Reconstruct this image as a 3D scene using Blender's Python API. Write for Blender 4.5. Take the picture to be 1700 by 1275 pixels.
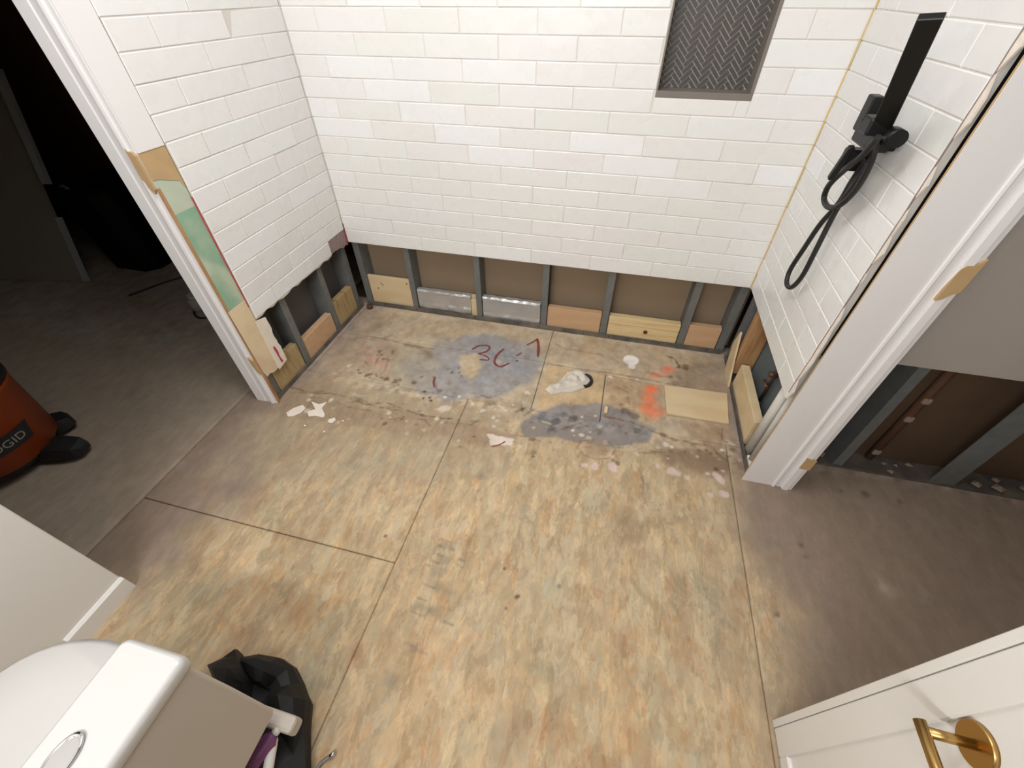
import bpy, bmesh, math, random
import numpy as np
from mathutils import Vector, Matrix
random.seed(7)
rng = np.random.RandomState(11)
PI = math.pi
for o in list(bpy.data.objects): bpy.data.objects.remove(o)
SC = bpy.context.scene
COL = SC.collection

# ------------------------------------------------------------------ camera
def Rx(a): return Matrix.Rotation(a, 3, 'X')
def Rz(a): return Matrix.Rotation(a, 3, 'Z')
CAM = Vector((1.469, -1.998, 1.4996)); FPX = 690.93
CR = Rz(math.radians(14.108)) @ Rx(math.radians(46.155)) @ Rz(math.radians(-0.33))
cd = bpy.data.cameras.new('camera'); cam = bpy.data.objects.new('camera', cd); COL.objects.link(cam)
cd.sensor_width = 36; cd.lens = FPX/1700*36; cd.clip_start = .02
cam.matrix_world = Matrix.Translation(CAM) @ CR.to_4x4()
SC.camera = cam
# survey helpers: where the sight line through a photo point meets a real plane of the room
def ray(u, v): return CR @ Vector(((u-850)/FPX, -(v-637.5)/FPX, -1))
def onz(u, v, z=0): d = ray(u, v); return CAM + d*((z-CAM.z)/d.z)
def onx(u, v, x): d = ray(u, v); return CAM + d*((x-CAM.x)/d.x)
def ony(u, v, y): d = ray(u, v); return CAM + d*((y-CAM.y)/d.y)

# ------------------------------------------------------------------ light
w = bpy.data.worlds.new('world'); SC.world = w; w.use_nodes = True
w.node_tree.nodes['Background'].inputs[0].default_value = (.5, .47, .45, 1)
w.node_tree.nodes['Background'].inputs[1].default_value = .02
SC.view_settings.view_transform = 'Standard'; SC.view_settings.look = 'None'
SC.view_settings.exposure = 0.13; SC.view_settings.gamma = 1
def area(name, loc, sx, sy, power, col):
    l = bpy.data.lights.new(name, 'AREA'); l.shape = 'RECTANGLE'; l.size = sx; l.size_y = sy
    l.energy = power; l.color = col
    o = bpy.data.objects.new(name, l); COL.objects.link(o); o.location = loc
    return o
area('shower_ceiling_light', (.85, -.42, 2.52), .8, .45, 3.2, (1, .99, .98))
area('bathroom_ceiling_light', (.95, -1.20, 2.52), .9, .6, 17.5, (1, .99, .98))
o = area('front_fill_light', (.9, -3.12, 2.0), 1.2, .18, 38, (1, .99, .98)); o.rotation_euler = (math.radians(88), 0, 0)  # added fill lamp, unseen behind the camera, brightens casings and lower tiles

# ------------------------------------------------------------------ materials
def lin(c):
    f = lambda x: x/12.92 if x <= .04045 else ((x+.055)/1.055)**2.4
    return tuple(f(x/255) for x in c) + (1,)
def mat(name, rgb, rough=.6, metal=0, var=0.0, vscale=6, stretch=(1,1,1), bump=0.0, bscale=40, second=None, fac2=(.45,.6), s2=4, spec=.5, coat=0, alpha=1):
    m = bpy.data.materials.new(name); m.use_nodes = True
    nt = m.node_tree; N = nt.nodes; L = nt.links; b = N['Principled BSDF']
    b.inputs['Roughness'].default_value = rough; b.inputs['Metallic'].default_value = metal
    b.inputs['Specular IOR Level'].default_value = spec
    b.inputs['Coat Weight'].default_value = coat
    tc = N.new('ShaderNodeTexCoord'); mp = N.new('ShaderNodeMapping'); mp.inputs['Scale'].default_value = stretch
    L.new(tc.outputs['Object'], mp.inputs[0])
    def noise(s, d=4):
        n = N.new('ShaderNodeTexNoise'); n.inputs['Scale'].default_value = s; n.inputs['Detail'].default_value = d
        L.new(mp.outputs[0], n.inputs[0]); return n
    c = lin(rgb); cur = None
    base = N.new('ShaderNodeRGB'); base.outputs[0].default_value = c; cur = base.outputs[0]
    if second:
        n = noise(s2); r = N.new('ShaderNodeMapRange'); r.inputs[1].default_value = fac2[0]; r.inputs[2].default_value = fac2[1]
        L.new(n.outputs[0], r.inputs[0]); mx = N.new('ShaderNodeMix'); mx.data_type = 'RGBA'
        L.new(r.outputs[0], mx.inputs[0]); L.new(cur, mx.inputs[6]); mx.inputs[7].default_value = lin(second); cur = mx.outputs[2]
    if var:
        n = noise(vscale, 6); r = N.new('ShaderNodeMapRange'); r.inputs[1].default_value = .25; r.inputs[2].default_value = .75
        r.inputs[3].default_value = 1-var; r.inputs[4].default_value = 1+var
        L.new(n.outputs[0], r.inputs[0]); mx = N.new('ShaderNodeVectorMath'); mx.operation = 'SCALE'
        L.new(cur, mx.inputs[0]); L.new(r.outputs[0], mx.inputs[3]); cur = mx.outputs[0]
    L.new(cur, b.inputs['Base Color'])
    if bump:
        n = noise(bscale, 5); bp = N.new('ShaderNodeBump'); bp.inputs['Strength'].default_value = bump; bp.inputs['Distance'].default_value = .004
        L.new(n.outputs[0], bp.inputs['Height']); L.new(bp.outputs[0], b.inputs['Normal'])
    return m
def tile_mat():
    m = mat('glazed_tile', (233,230,224), .22, spec=.5, bump=.0)
    nt = m.node_tree; N = nt.nodes; L = nt.links; b = N['Principled BSDF']
    oi = N.new('ShaderNodeObjectInfo'); cr = N.new('ShaderNodeValToRGB')
    e = cr.color_ramp.elements; e[0].color = lin((228,228,226)); e[1].color = lin((235,236,238))
    x = e.new(.35); x.color = lin((231,229,229)); x = e.new(.7); x.color = lin((227,228,224))
    L.new(oi.outputs['Random'], cr.inputs[0]); L.new(cr.outputs[0], b.inputs['Base Color'])
    g = N.new('ShaderNodeNewGeometry')
    n = N.new('ShaderNodeTexNoise'); n.inputs['Scale'].default_value = 16; n.inputs['Detail'].default_value = 1.5
    L.new(g.outputs['Position'], n.inputs[0]); bp = N.new('ShaderNodeBump'); bp.inputs['Strength'].default_value = .35; bp.inputs['Distance'].default_value = .006
    L.new(n.outputs[0], bp.inputs['Height']); L.new(bp.outputs[0], b.inputs['Normal'])
    n2 = N.new('ShaderNodeTexNoise'); n2.inputs['Scale'].default_value = 9
    L.new(g.outputs['Position'], n2.inputs[0]); r = N.new('ShaderNodeMapRange'); r.inputs[3].default_value = .15; r.inputs[4].default_value = .42
    L.new(n2.outputs[0], r.inputs[0]); L.new(r.outputs[0], b.inputs['Roughness'])
    return m
M = {
 'tile': tile_mat(),
 'grout': mat('grout', (216,211,203), .9, var=.06),
 'mosaic': mat('dark_stone_mosaic', (74,71,68), .45, var=.15, vscale=14),
 'mosaic_grout': mat('mosaic_grout', (168,162,154), .9),
 'niche_stone': mat('grey_stone_slab', (122,115,108), .45, var=.06, vscale=12),
 'galv': mat('galvanized_steel', (118,121,120), .5, .3, var=.14, vscale=20, bump=.1),
 'galv_dark': mat('dull_galvanized_steel', (98,94,90), .6, .3, var=.2, vscale=16, second=(120,112,102), s2=9),
 'brown_board': mat('brown_board', (140,122,100), .9, var=.06, vscale=5),
 'grey_paper': mat('grey_paper_board', (92,88,86), .9, var=.1, vscale=5),
 'blue_board': mat('blue_grey_board', (98,108,110), .9, var=.1, vscale=6),
 'dark_brown': mat('dark_brown_board', (84,64,46), .9, var=.2, vscale=4),
 'pine': mat('pale_pine', (218,194,148), .7, var=.10, vscale=9, stretch=(1,6,9), second=(196,160,108), s2=5, fac2=(.5,.75), bump=.1),
 'pine_v': mat('pine_upright', (178,138,96), .7, var=.12, vscale=9, stretch=(8,8,1), second=(152,110,70), s2=4),
 'ply': mat('pale_plywood', (214,193,156), .75, var=.05, vscale=6, stretch=(1,4,4), second=(206,182,142), s2=3),
 'pink_wood': mat('pinkish_wood', (196,160,124), .8, var=.08, vscale=7, stretch=(1,4,5)),
 'treated': mat('yellow_treated_wood', (170,148,106), .8, var=.10, vscale=12, stretch=(1,7,1.2), second=(150,122,78), s2=7, fac2=(.5,.7)),
 'foil': mat('silver_foil', (196,196,196), .3, .6, var=.1, vscale=8, bump=.7, bscale=28),
 'paint': mat('white_trim_paint', (232,230,230), .38, var=.02, vscale=3, bump=.04, bscale=30),
 'grey_paint': mat('grey_wall_paint', (178,170,162), .8, var=.03, vscale=3, bump=.05, bscale=120),
 'cream': mat('cream_board', (222,202,168), .85, var=.05, vscale=9, second=(208,186,156), s2=6),
 'mdf': mat('raw_tan_board', (186,156,114), .85, var=.08, vscale=16),
 'green': mat('green_board', (140,176,150), .85, var=.07, vscale=12, second=(178,192,168), s2=7, fac2=(.42,.62)),
 'pale_green': mat('pale_green_board', (186,196,176), .85, var=.05, vscale=12),
 'thinset': mat('mauve_thinset', (146,128,126), .95, var=.12, vscale=30, stretch=(1,4,1), bump=.6, bscale=50),
 'plaster': mat('torn_white_plaster', (228,218,206), .9, var=.06, vscale=20, bump=.5, bscale=60),
 'red': mat('red_membrane', (178,74,76), .6, var=.25, vscale=30),
 'marker': mat('dark_red_marker', (124,62,60), .7, var=.25, vscale=50),
 'caulk': mat('yellowed_caulk', (214,186,124), .7, var=.12, vscale=20),
 'black': mat('matte_black_metal', (24,25,27), .42, .3),
 'rubber': mat('black_rubber', (26,27,29), .5),
 'brass': mat('brushed_brass', (182,148,92), .3, 1.0, bump=.1, bscale=80),
 'chrome': mat('polished_chrome', (200,200,202), .08, 1.0),
 'porcelain': mat('white_porcelain', (200,199,197), .12, coat=.3),
 'porcelain_back': mat('unglazed_porcelain', (196,188,178), .6, var=.02),
 'cab': mat('cabinet_paint', (224,222,218), .45, var=.01, vscale=3),
 'bag': mat('black_plastic_bag', (22,22,23), .55, bump=.5, bscale=14, spec=.35),
 'deep_black': mat('black_bin_plastic', (14,12,12), .6, spec=.2),
 'orange': mat('orange_plastic', (140,58,14), .45, var=.04, vscale=6),
 'hall_wall': mat('dark_brown_hall_wall', (84,54,34), .9, var=.2, vscale=3),
 'hall_panel': mat('grey_panel', (150,142,132), .8, var=.05, vscale=3),
 'panel_edge': mat('pale_panel_edge', (176,182,186), .7),
 'white_plastic': mat('white_plastic', (214,212,206), .5, var=.04, vscale=9),
 'purple': mat('purple_plastic', (112,60,104), .4),
 'cloth': mat('crumpled_white_cloth', (206,198,186), .9, var=.1, vscale=30, bump=.4, bscale=40),
 'copper': mat('tarnished_copper', (96,72,62), .5, .5, var=.15, vscale=20),
 'rust': mat('rusty_strip', (84,54,36), .8, var=.2, vscale=20),
 'sub': mat('dark_subfloor', (82,64,48), .9, var=.2, vscale=10),
 'white_wall': mat('white_wall_paint', (216,212,206), .8, var=.02, vscale=3),
 'letter': mat('pale_lettering', (140,136,132), .6),
 'rubble': mat('grey_rubble', (140,124,110), .95, var=.2, vscale=30, bump=.6, bscale=60),
}

# ------------------------------------------------------------------ mesh helpers
class MB:
    def __init__(s): s.v = []; s.f = []; s.sm = []
    def add(s, vs, fs, smooth=False):
        n = len(s.v); s.v += [tuple(p) for p in vs]; s.f += [tuple(i+n for i in f) for f in fs]; s.sm += [smooth]*len(fs); return s
    def box(s, x0, x1, y0, y1, z0, z1, c=0.0):
        if x0 > x1: x0, x1 = x1, x0
        if y0 > y1: y0, y1 = y1, y0
        if z0 > z1: z0, z1 = z1, z0
        if c:
            bm = bmesh.new(); bmesh.ops.create_cube(bm, size=1)
            for v in bm.verts: v.co = ((x0+x1)/2+v.co.x*(x1-x0), (y0+y1)/2+v.co.y*(y1-y0), (z0+z1)/2+v.co.z*(z1-z0))
            bmesh.ops.bevel(bm, geom=bm.edges[:], offset=c, segments=2 if c > .003 else 1, affect='EDGES', profile=.5)
            bm.verts.index_update(); r = s.add([v.co[:] for v in bm.verts], [[v.index for v in f.verts] for f in bm.faces]); bm.free(); return r
        vs = [(x,y,z) for z in (z0,z1) for y in (y0,y1) for x in (x0,x1)]
        return s.add(vs, [(0,2,3,1),(4,5,7,6),(0,1,5,4),(2,6,7,3),(0,4,6,2),(1,3,7,5)])
    def prism(s, poly, axis, a, b):   # poly 2D in the two other axes (xyz order), extruded from a to b
        n = len(poly)
        A = sum(poly[i][0]*poly[(i+1)%n][1]-poly[(i+1)%n][0]*poly[i][1] for i in range(n))
        P = list(poly) if A > 0 else list(poly)[::-1]
        def mk(p, t): return {'x': (t,p[0],p[1]), 'y': (p[0],t,p[1]), 'z': (p[0],p[1],t)}[axis]
        a, b = min(a,b), max(a,b)
        vs = [mk(p,a) for p in P]+[mk(p,b) for p in P]
        fs = [tuple(range(n))[::-1], tuple(range(n,2*n))]+[(i,(i+1)%n,n+(i+1)%n,n+i) for i in range(n)]
        if axis == 'y': fs = [f[::-1] for f in fs]
        return s.add(vs, fs)
    def tube(s, pts, r, n=10, cap=True, smooth=True):
        pts = [Vector(p) for p in pts]; rs = r if isinstance(r, (list,tuple)) else [r]*len(pts)
        up = None; vs = []; fs = []
        for i, p in enumerate(pts):
            t = (pts[min(i+1,len(pts)-1)]-pts[max(i-1,0)]).normalized()
            if up is None: up = t.orthogonal().normalized()
            up = (up-t*up.dot(t)).normalized(); bi = t.cross(up)
            for k in range(n):
                a = 2*PI*k/n; vs.append(p+(up*math.cos(a)+bi*math.sin(a))*rs[i])
        for i in range(len(pts)-1):
            for k in range(n): fs.append((i*n+k, i*n+(k+1)%n, (i+1)*n+(k+1)%n, (i+1)*n+k))
        s.add(vs, fs, smooth)
        if cap:
            m = len(s.v)-len(vs)
            s.f.append(tuple(m+k for k in range(n))[::-1]); s.sm.append(False)
            q = m+(len(pts)-1)*n; s.f.append(tuple(q+k for k in range(n))); s.sm.append(False)
        return s
    def rings(s, rings, cap=(True,True), smooth=True):   # list of equal-length closed rings
        n = len(rings[0]); vs = [p for r in rings for p in r]; fs = []
        for i in range(len(rings)-1):
            for k in range(n): fs.append((i*n+k, i*n+(k+1)%n, (i+1)*n+(k+1)%n, (i+1)*n+k))
        s.add(vs, fs, smooth); m = len(s.v)-len(vs)
        if cap[0]: s.f.append(tuple(m+k for k in range(n))[::-1]); s.sm.append(False)
        if cap[1]: q = m+(len(rings)-1)*n; s.f.append(tuple(q+k for k in range(n))); s.sm.append(False)
        return s
    def xf(s, mtx):
        s.v = [tuple(mtx @ Vector(p)) for p in s.v]; return s
    def mesh(s, name, org=(0,0,0)):
        me = bpy.data.meshes.new(name)
        me.from_pydata([(p[0]-org[0],p[1]-org[1],p[2]-org[2]) for p in s.v], [], s.f)
        me.polygons.foreach_set('use_smooth', s.sm); me.update(); return me
    def build(s, name, m, parent=None, label=None, fix=False):
        wo = Vector(parent['_o']) if parent is not None else Vector((0,0,0))
        if parent is None:
            xs = np.array(s.v); org = Vector((float(xs[:,0].mean()), float(xs[:,1].mean()), float(xs[:,2].min())))
            if fix: org = Vector((0,0,0))
        else:
            org = Vector([float(t) for t in np.array(s.v).mean(0)])
        me = s.mesh(name, org); me.materials.append(M[m])
        bm = bmesh.new(); bm.from_mesh(me); bmesh.ops.recalc_face_normals(bm, faces=bm.faces[:]); bm.to_mesh(me); bm.free()
        o = bpy.data.objects.new(name, me); COL.objects.link(o)
        o.parent = parent; o.location = org-wo; o['_o'] = tuple(org)
        if label: o['label'] = label
        return o
def empty(name, loc):
    o = bpy.data.objects.new(name, None); o.empty_display_size = .05; COL.objects.link(o); o.location = loc; o['_o'] = tuple(loc); return o
def tag(o, label, cat, group=None):
    o['label'] = label; o['category'] = cat
    if group: o['group'] = group
    return o
def thing(name, loc, label, cat, group=None): return tag(empty(name, loc), label, cat, group)
def structure(o): o['kind'] = 'structure'; return o
def jag(a, b, n, amp, seed=0):   # jagged polyline from a to b (2D)
    r = random.Random(seed); a = Vector(a); b = Vector(b); d = (b-a).normalized(); nn = Vector((-d.y, d.x)); out = []
    for i in range(n+1):
        t = i/n; p = a.lerp(b, t); k = 0 if i in (0,n) else r.uniform(-amp, amp); out.append(tuple(p+nn*k))
    return out
def clip_poly(poly, x0, x1, z0, z1):
    def cl(P, f):
        out = []
        for i in range(len(P)):
            a, b = P[i], P[(i+1)%len(P)]; fa, fb = f(a), f(b)
            if fa >= 0: out.append(a)
            if (fa >= 0) != (fb >= 0):
                t = fa/(fa-fb); out.append((a[0]+(b[0]-a[0])*t, a[1]+(b[1]-a[1])*t))
        return out
    for f in (lambda p: p[0]-x0, lambda p: x1-p[0], lambda p: p[1]-z0, lambda p: z1-p[1]):
        if len(poly) < 3: return []
        poly = cl(poly, f)
    return poly if len(poly) >= 3 else []

# ------------------------------------------------------------------ dimensions (metres)
W = 2.16; H = .433; TR = .0773; TL = .3075; CEIL = 2.55
DL = .895; DR = .818

# ------------------------------------------------------------------ floor
def vnoise(x, y, s, seed):
    r = np.random.RandomState(seed); G = r.rand(256, 256)
    X = x*s+1000; Y = y*s+1000; xi = np.floor(X).astype(int); yi = np.floor(Y).astype(int)
    fx = X-xi; fy = Y-yi; fx = fx*fx*(3-2*fx); fy = fy*fy*(3-2*fy)
    g = lambda a, b: G[a % 256, b % 256]
    return (g(xi,yi)*(1-fx)+g(xi+1,yi)*fx)*(1-fy)+(g(xi,yi+1)*(1-fx)+g(xi+1,yi+1)*fx)*fy
def fbm(x, y, s, seed, o=4):
    t = 0; a = 1; n = 0
    for k in range(o): t = t+a*vnoise(x, y, s*2**k, seed+k); n += a; a *= .55
    return t/n
def sst(a, b, x): t = np.clip((x-a)/(b-a), 0, 1); return t*t*(3-2*t)
def L3(c): return np.array(lin(c)[:3])
MARKS = []   # (kind, points, colour, strength, softness, roughness amplitude, noise scale, chip)
def blob(pts, c, a=1, soft=.012, amp=.02, ns=18, chip=.3): MARKS.append(('poly', [onz(*p).xy[:] for p in pts], c, a, soft, amp, ns, chip))
def stroke(pts, wd, c, a=1, soft=.006, amp=.008, ns=40, chip=.3): MARKS.append(('line', [onz(*p).xy[:] for p in pts]+[wd], c, a, soft, amp, ns, chip))
def dot(u, v, r, c, a=1, soft=.008, amp=.01, ns=30, chip=.2): MARKS.append(('dot', [onz(u,v).xy[:], r], c, a, soft, amp, ns, chip))
# broad alcove tones
blob([(607,516),(900,548),(1195,598),(1222,780),(1080,745),(880,705),(700,690),(560,670),(480,655)], (164,144,118), .55, .03, .05, 9, .45)
blob([(905,606),(1000,624),(995,690),(890,690)], (188,160,118), .7, .01, .015, 20, .3)
blob([(1005,620),(1100,640),(1100,690),(1080,700),(1000,690)], (170,145,112), .6, .01, .02, 20, .3)
blob([(560,640),(640,650),(840,700),(840,790),(560,800),(330,790),(420,700)], (166,152,130), .55, .04, .06, 7, .5)
blob([(470,665),(560,665),(780,700),(860,720),(860,740),(700,730),(560,700),(470,690)], (150,128,108), .5, .02, .04, 10, .5)
# grey skim-coat patches
blob([(668,600),(705,578),(770,556),(830,556),(880,575),(905,600),(885,635),(820,660),(740,668),(690,650)], (141,137,133), .85, .03, .05, 12, .12)
blob([(740,590),(860,570),(880,620),(760,650)], (147,143,141), .6, .03, .05, 14, .1)
blob([(862,705),(885,688),(930,672),(990,668),(1040,682),(1086,712),(1078,736),(1020,741),(940,730),(870,724)], (134,127,122), .95, .012, .03, 16, .12)
blob([(765,590),(795,588),(800,610),(780,632),(762,618)], (184,163,130), .9, .016, .03, 26, .2)
blob([(640,575),(700,570),(725,600),(715,650),(650,640),(630,600)], (158,146,124), .5, .03, .04, 12, .2)
for u, v, r in [(900,690,.02),(905,697,.022),(925,700,.022),(935,688,.018),(952,695,.02),(915,712,.018),(880,702,.015),(1040,683,.016),(1050,691,.02),(1058,714,.008)]:
    dot(u, v, r, (84,82,82), .75, .012, .03, 26, .1)
stroke([(870,690),(885,680)], .012, (92,88,76), .7); stroke([(857,684),(872,676)], .008, (98,88,66), .7); stroke([(866,672),(868,685)], .006, (92,74,46), .7)
# stains at the left
blob([(590,565),(640,560),(660,590),(640,625),(595,615),(580,590)], (166,138,116), .6, .02, .03, 14, .15)
dot(617,570,.028,(176,158,136),.8); dot(616,596,.034,(182,148,124),.85); dot(633,604,.03,(176,142,118),.7)
stroke([(606,600),(612,608),(622,606),(628,594)], .006, (120,84,66), .7); stroke([(632,622),(640,612),(644,600)], .005, (132,96,76), .6)
stroke([(590,562),(615,558),(650,566),(690,575),(720,580)], .010, (126,106,80), .65); stroke([(678,572),(700,578),(715,592)], .026, (122,102,72), .7, .02)
stroke([(634,562),(650,556)], .012, (120,108,104), .6)
for i in range(24): dot(596+i*2.9+random.uniform(-3,3), 618+i*.75+random.uniform(-5,5), random.uniform(.004,.011), (104,82,58), .7, .004, .006)
for i in range(12): dot(640+random.uniform(-14,16), 590+random.uniform(-8,8), random.uniform(.004,.010), (106,82,56), .7, .004, .006)
for i in range(8): dot(750+random.uniform(-15,25), 618+random.uniform(-8,8), random.uniform(.003,.007), (94,82,70), .7, .004, .006)
for u, v in [(703,661),(713,660),(715,665),(705,650),(858,599)]: dot(u, v, .008, (66,50,54), .85, .003, .003)
stroke([(780,663),(830,668),(860,672)], .03, (144,116,82), .5, .03); stroke([(720,626),(728,656)], .008, (112,84,66), .6)
# seams, ridges and drips of old adhesive
stroke([(470,640),(520,652),(560,655),(610,672),(640,668),(700,690),(790,700)], .004, (104,88,70), .75, .004, .01)
stroke([(480,652),(540,650),(600,664),(625,676),(655,676)], .007, (118,98,78), .6, .006, .012)
stroke([(905,604),(960,612),(1030,622),(1100,635),(1190,652)], .006, (112,88,64), .7, .006, .006)
stroke([(905,560),(935,578),(1000,590),(1010,600)], .006, (140,112,82), .6, .006, .012)
stroke([(1000,690),(1050,702),(1120,730),(1180,742),(1222,778)], .008, (112,82,60), .7, .008, .014)
stroke([(1020,640),(1042,652),(1044,675),(1036,690)], .006, (140,110,82), .6, .006, .01)
stroke([(960,632),(962,618),(935,612)], .004, (130,104,78), .6)
blob([(1090,745),(1150,740),(1225,765),(1225,790),(1150,782),(1100,768)], (122,96,78), .65, .03, .05, 12, .3)
blob([(1130,700),(1215,710),(1222,760),(1160,742)], (150,124,96), .6, .02, .03, 14, .4)
blob([(1155,602),(1196,602),(1205,650),(1130,645),(1120,615)], (140,122,104), .6, .02, .03, 14, .3)
blob([(1200,735),(1212,735),(1226,782),(1212,782)], (176,158,132), .7, .008, .012, 24, .2)
stroke([(1198,712),(1199,730)], .008, (104,78,56), .8); dot(1215,747,.016,(112,88,66),.8)
stroke([(1106,590),(1120,596),(1128,610),(1140,612)], .014, (96,70,44), .85, .008, .02); dot(1138,608,.016,(100,74,50),.7); stroke([(1075,618),(1095,625),(1112,626)], .014, (110,84,62), .75, .01, .015)
for i in range(150):
    u = random.uniform(470, 1230); v = 655+(u-470)*.13+random.gauss(0, 24)
    dot(u, v, random.uniform(.003,.012), random.choice([(118,98,78),(104,84,66),(206,192,172),(212,200,184),(150,122,100)]), random.uniform(.4,.85), .004, .012, 34, .2)
for i in range(70):
    u = random.uniform(590, 1190); v = 545+(u-590)*.12+random.uniform(0, 95)
    dot(u, v, random.uniform(.003,.018), random.choice([(124,104,84),(134,116,98),(196,180,158),(150,128,106)]), random.uniform(.3,.6), .006, .016, 30, .2)
for i in range(26):
    u = random.uniform(480, 1210); v = 650+(u-470)*.14+random.gauss(0, 18); a = random.uniform(-.3,.5)
    stroke([(u,v),(u+random.uniform(8,22),v+random.uniform(-4,8)),(u+random.uniform(24,44),v+random.uniform(-6,12))], random.uniform(.002,.006), random.choice([(110,90,70),(128,106,84),(204,188,164)]), .6, .004, .012)
# rings
stroke([(960,740),(965,732),(990,730),(1012,735),(1022,748),(1012,760),(990,763),(968,755),(960,744)], .005, (128,102,78), .7, .005, .008)
dot(990,745,.05,(158,134,110),.6,.02,.02)
# white, pink and orange paint
dot(1047,598,.042,(226,216,202),1,.004,.008,30,.02); dot(1049,609,.02,(222,212,198),1,.004,.008,30,.02)
for u, v, r, a in [(1080,650,.026,1),(1076,662,.03,.9),(1078,676,.03,.8),(1085,688,.026,.75),(1096,682,.022,.5),(1083,645,.02,1)]: dot(u, v, r, (238,112,66), a*.9, .035, .02, 16, .1)
for u, v, r, a in [(1112,612,.028,.7),(1105,618,.026,.8),(1090,624,.02,.8)]: dot(u, v, r, (226,126,96), a, .025, .02, 18, .1)
blob([(808,720),(836,724),(853,730),(850,738),(830,737),(815,738)], (218,204,192), .95, .004, .012, 40, .05)
blob([(722,679),(735,672),(752,674),(744,682),(735,686)], (210,196,178), .7, .006, .012, 40, .05)
for u, v, r in [(972,772,.012),(988,775,.016),(1016,774,.018),(1020,780,.014),(1092,774,.012),(1115,783,.020),(1124,786,.014),(1142,794,.012),(1190,790,.018),(1196,797,.014),(1200,782,.010),(1178,822,.012),(1202,820,.016),(1175,786,.008),(1058,630,.01),(1014,626,.010),(1012,632,.007)]:
    dot(u, v, r, (214,192,186), .8, .005, .012, 34, .05)
# stamped grey marks on the plywood
for u, v, wd, hg in [(742,905,.05,.03),(740,930,.055,.03),(728,950,.05,.03),(722,972,.04,.03),(703,1008,.06,.022),(748,985,.04,.02),(692,1080,.05,.02),(720,1015,.05,.03),(650,1130,.05,.04),(800,790,.05,.02)]:
    c = onz(u, v); MARKS.append(('poly', [(c.x-wd/2,c.y-hg/2),(c.x+wd/2,c.y-hg/2),(c.x+wd/2,c.y+hg/2),(c.x-wd/2,c.y+hg/2)], (134,126,112), .5, .012, .012, 30, .4))
for u, v, l in [(733,907,.02),(752,912,.018),(728,921,.03),(767,930,.02),(723,933,.03),(764,940,.02),(712,973,.045),(700,995,.04),(692,1019,.035),(745,1035,.03),(740,1010,.04),(680,1070,.035),(700,1082,.04),(742,898,.05)]:
    c = onz(u, v); MARKS.append(('line', [(c.x-l/2,c.y+.002),(c.x+l/2,c.y-.002),.004], (100,94,84), .6, .004, .004, 60, .2))
for u, v in [(838,944),(857,992),(860,990),(840,1010),(928,973),(640,890),(1290,1020)]: dot(u, v, .006, (92,74,56), .8, .003, .003)
for u, v, r in [(912,975,.03),(790,1040,.014),(870,850,.02),(780,1045,.01),(1155,1265,.025)]: dot(u, v, r, (176,170,150), .55, .012, .02, 30, .2)
# blotches of orange-brown and greenish grey over the sheets
for i in range(70):
    u = random.uniform(330, 1230); v = random.uniform(800, 1270)
    dot(u, v, random.uniform(.02,.06), random.choice([(182,148,114),(180,154,124),(162,158,136),(198,178,146),(158,138,114),(166,160,140)]), random.uniform(.25,.5), .03, .06, 16, .9)
# white scuffs in the dim side areas
for u, v, r in [(348,613,.02),(357,607,.016),(220,803,.02),(232,800,.014),(1458,958,.01),(1475,980,.03),(1466,978,.02),(1535,990,.014),(120,745,.01),(255,660,.012),(330,835,.02),(360,852,.03),(395,860,.02),(300,770,.02),(180,870,.02)]:
    dot(u, v, r, (176,162,150), .35, .02, .03, 14, .2)
for u, v, r in [(1395,815,.01),(1437,820,.014),(1493,832,.01),(1330,905,.01),(1338,925,.008)]: dot(u, v, r, (104,88,74), .7, .006, .006)

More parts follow.
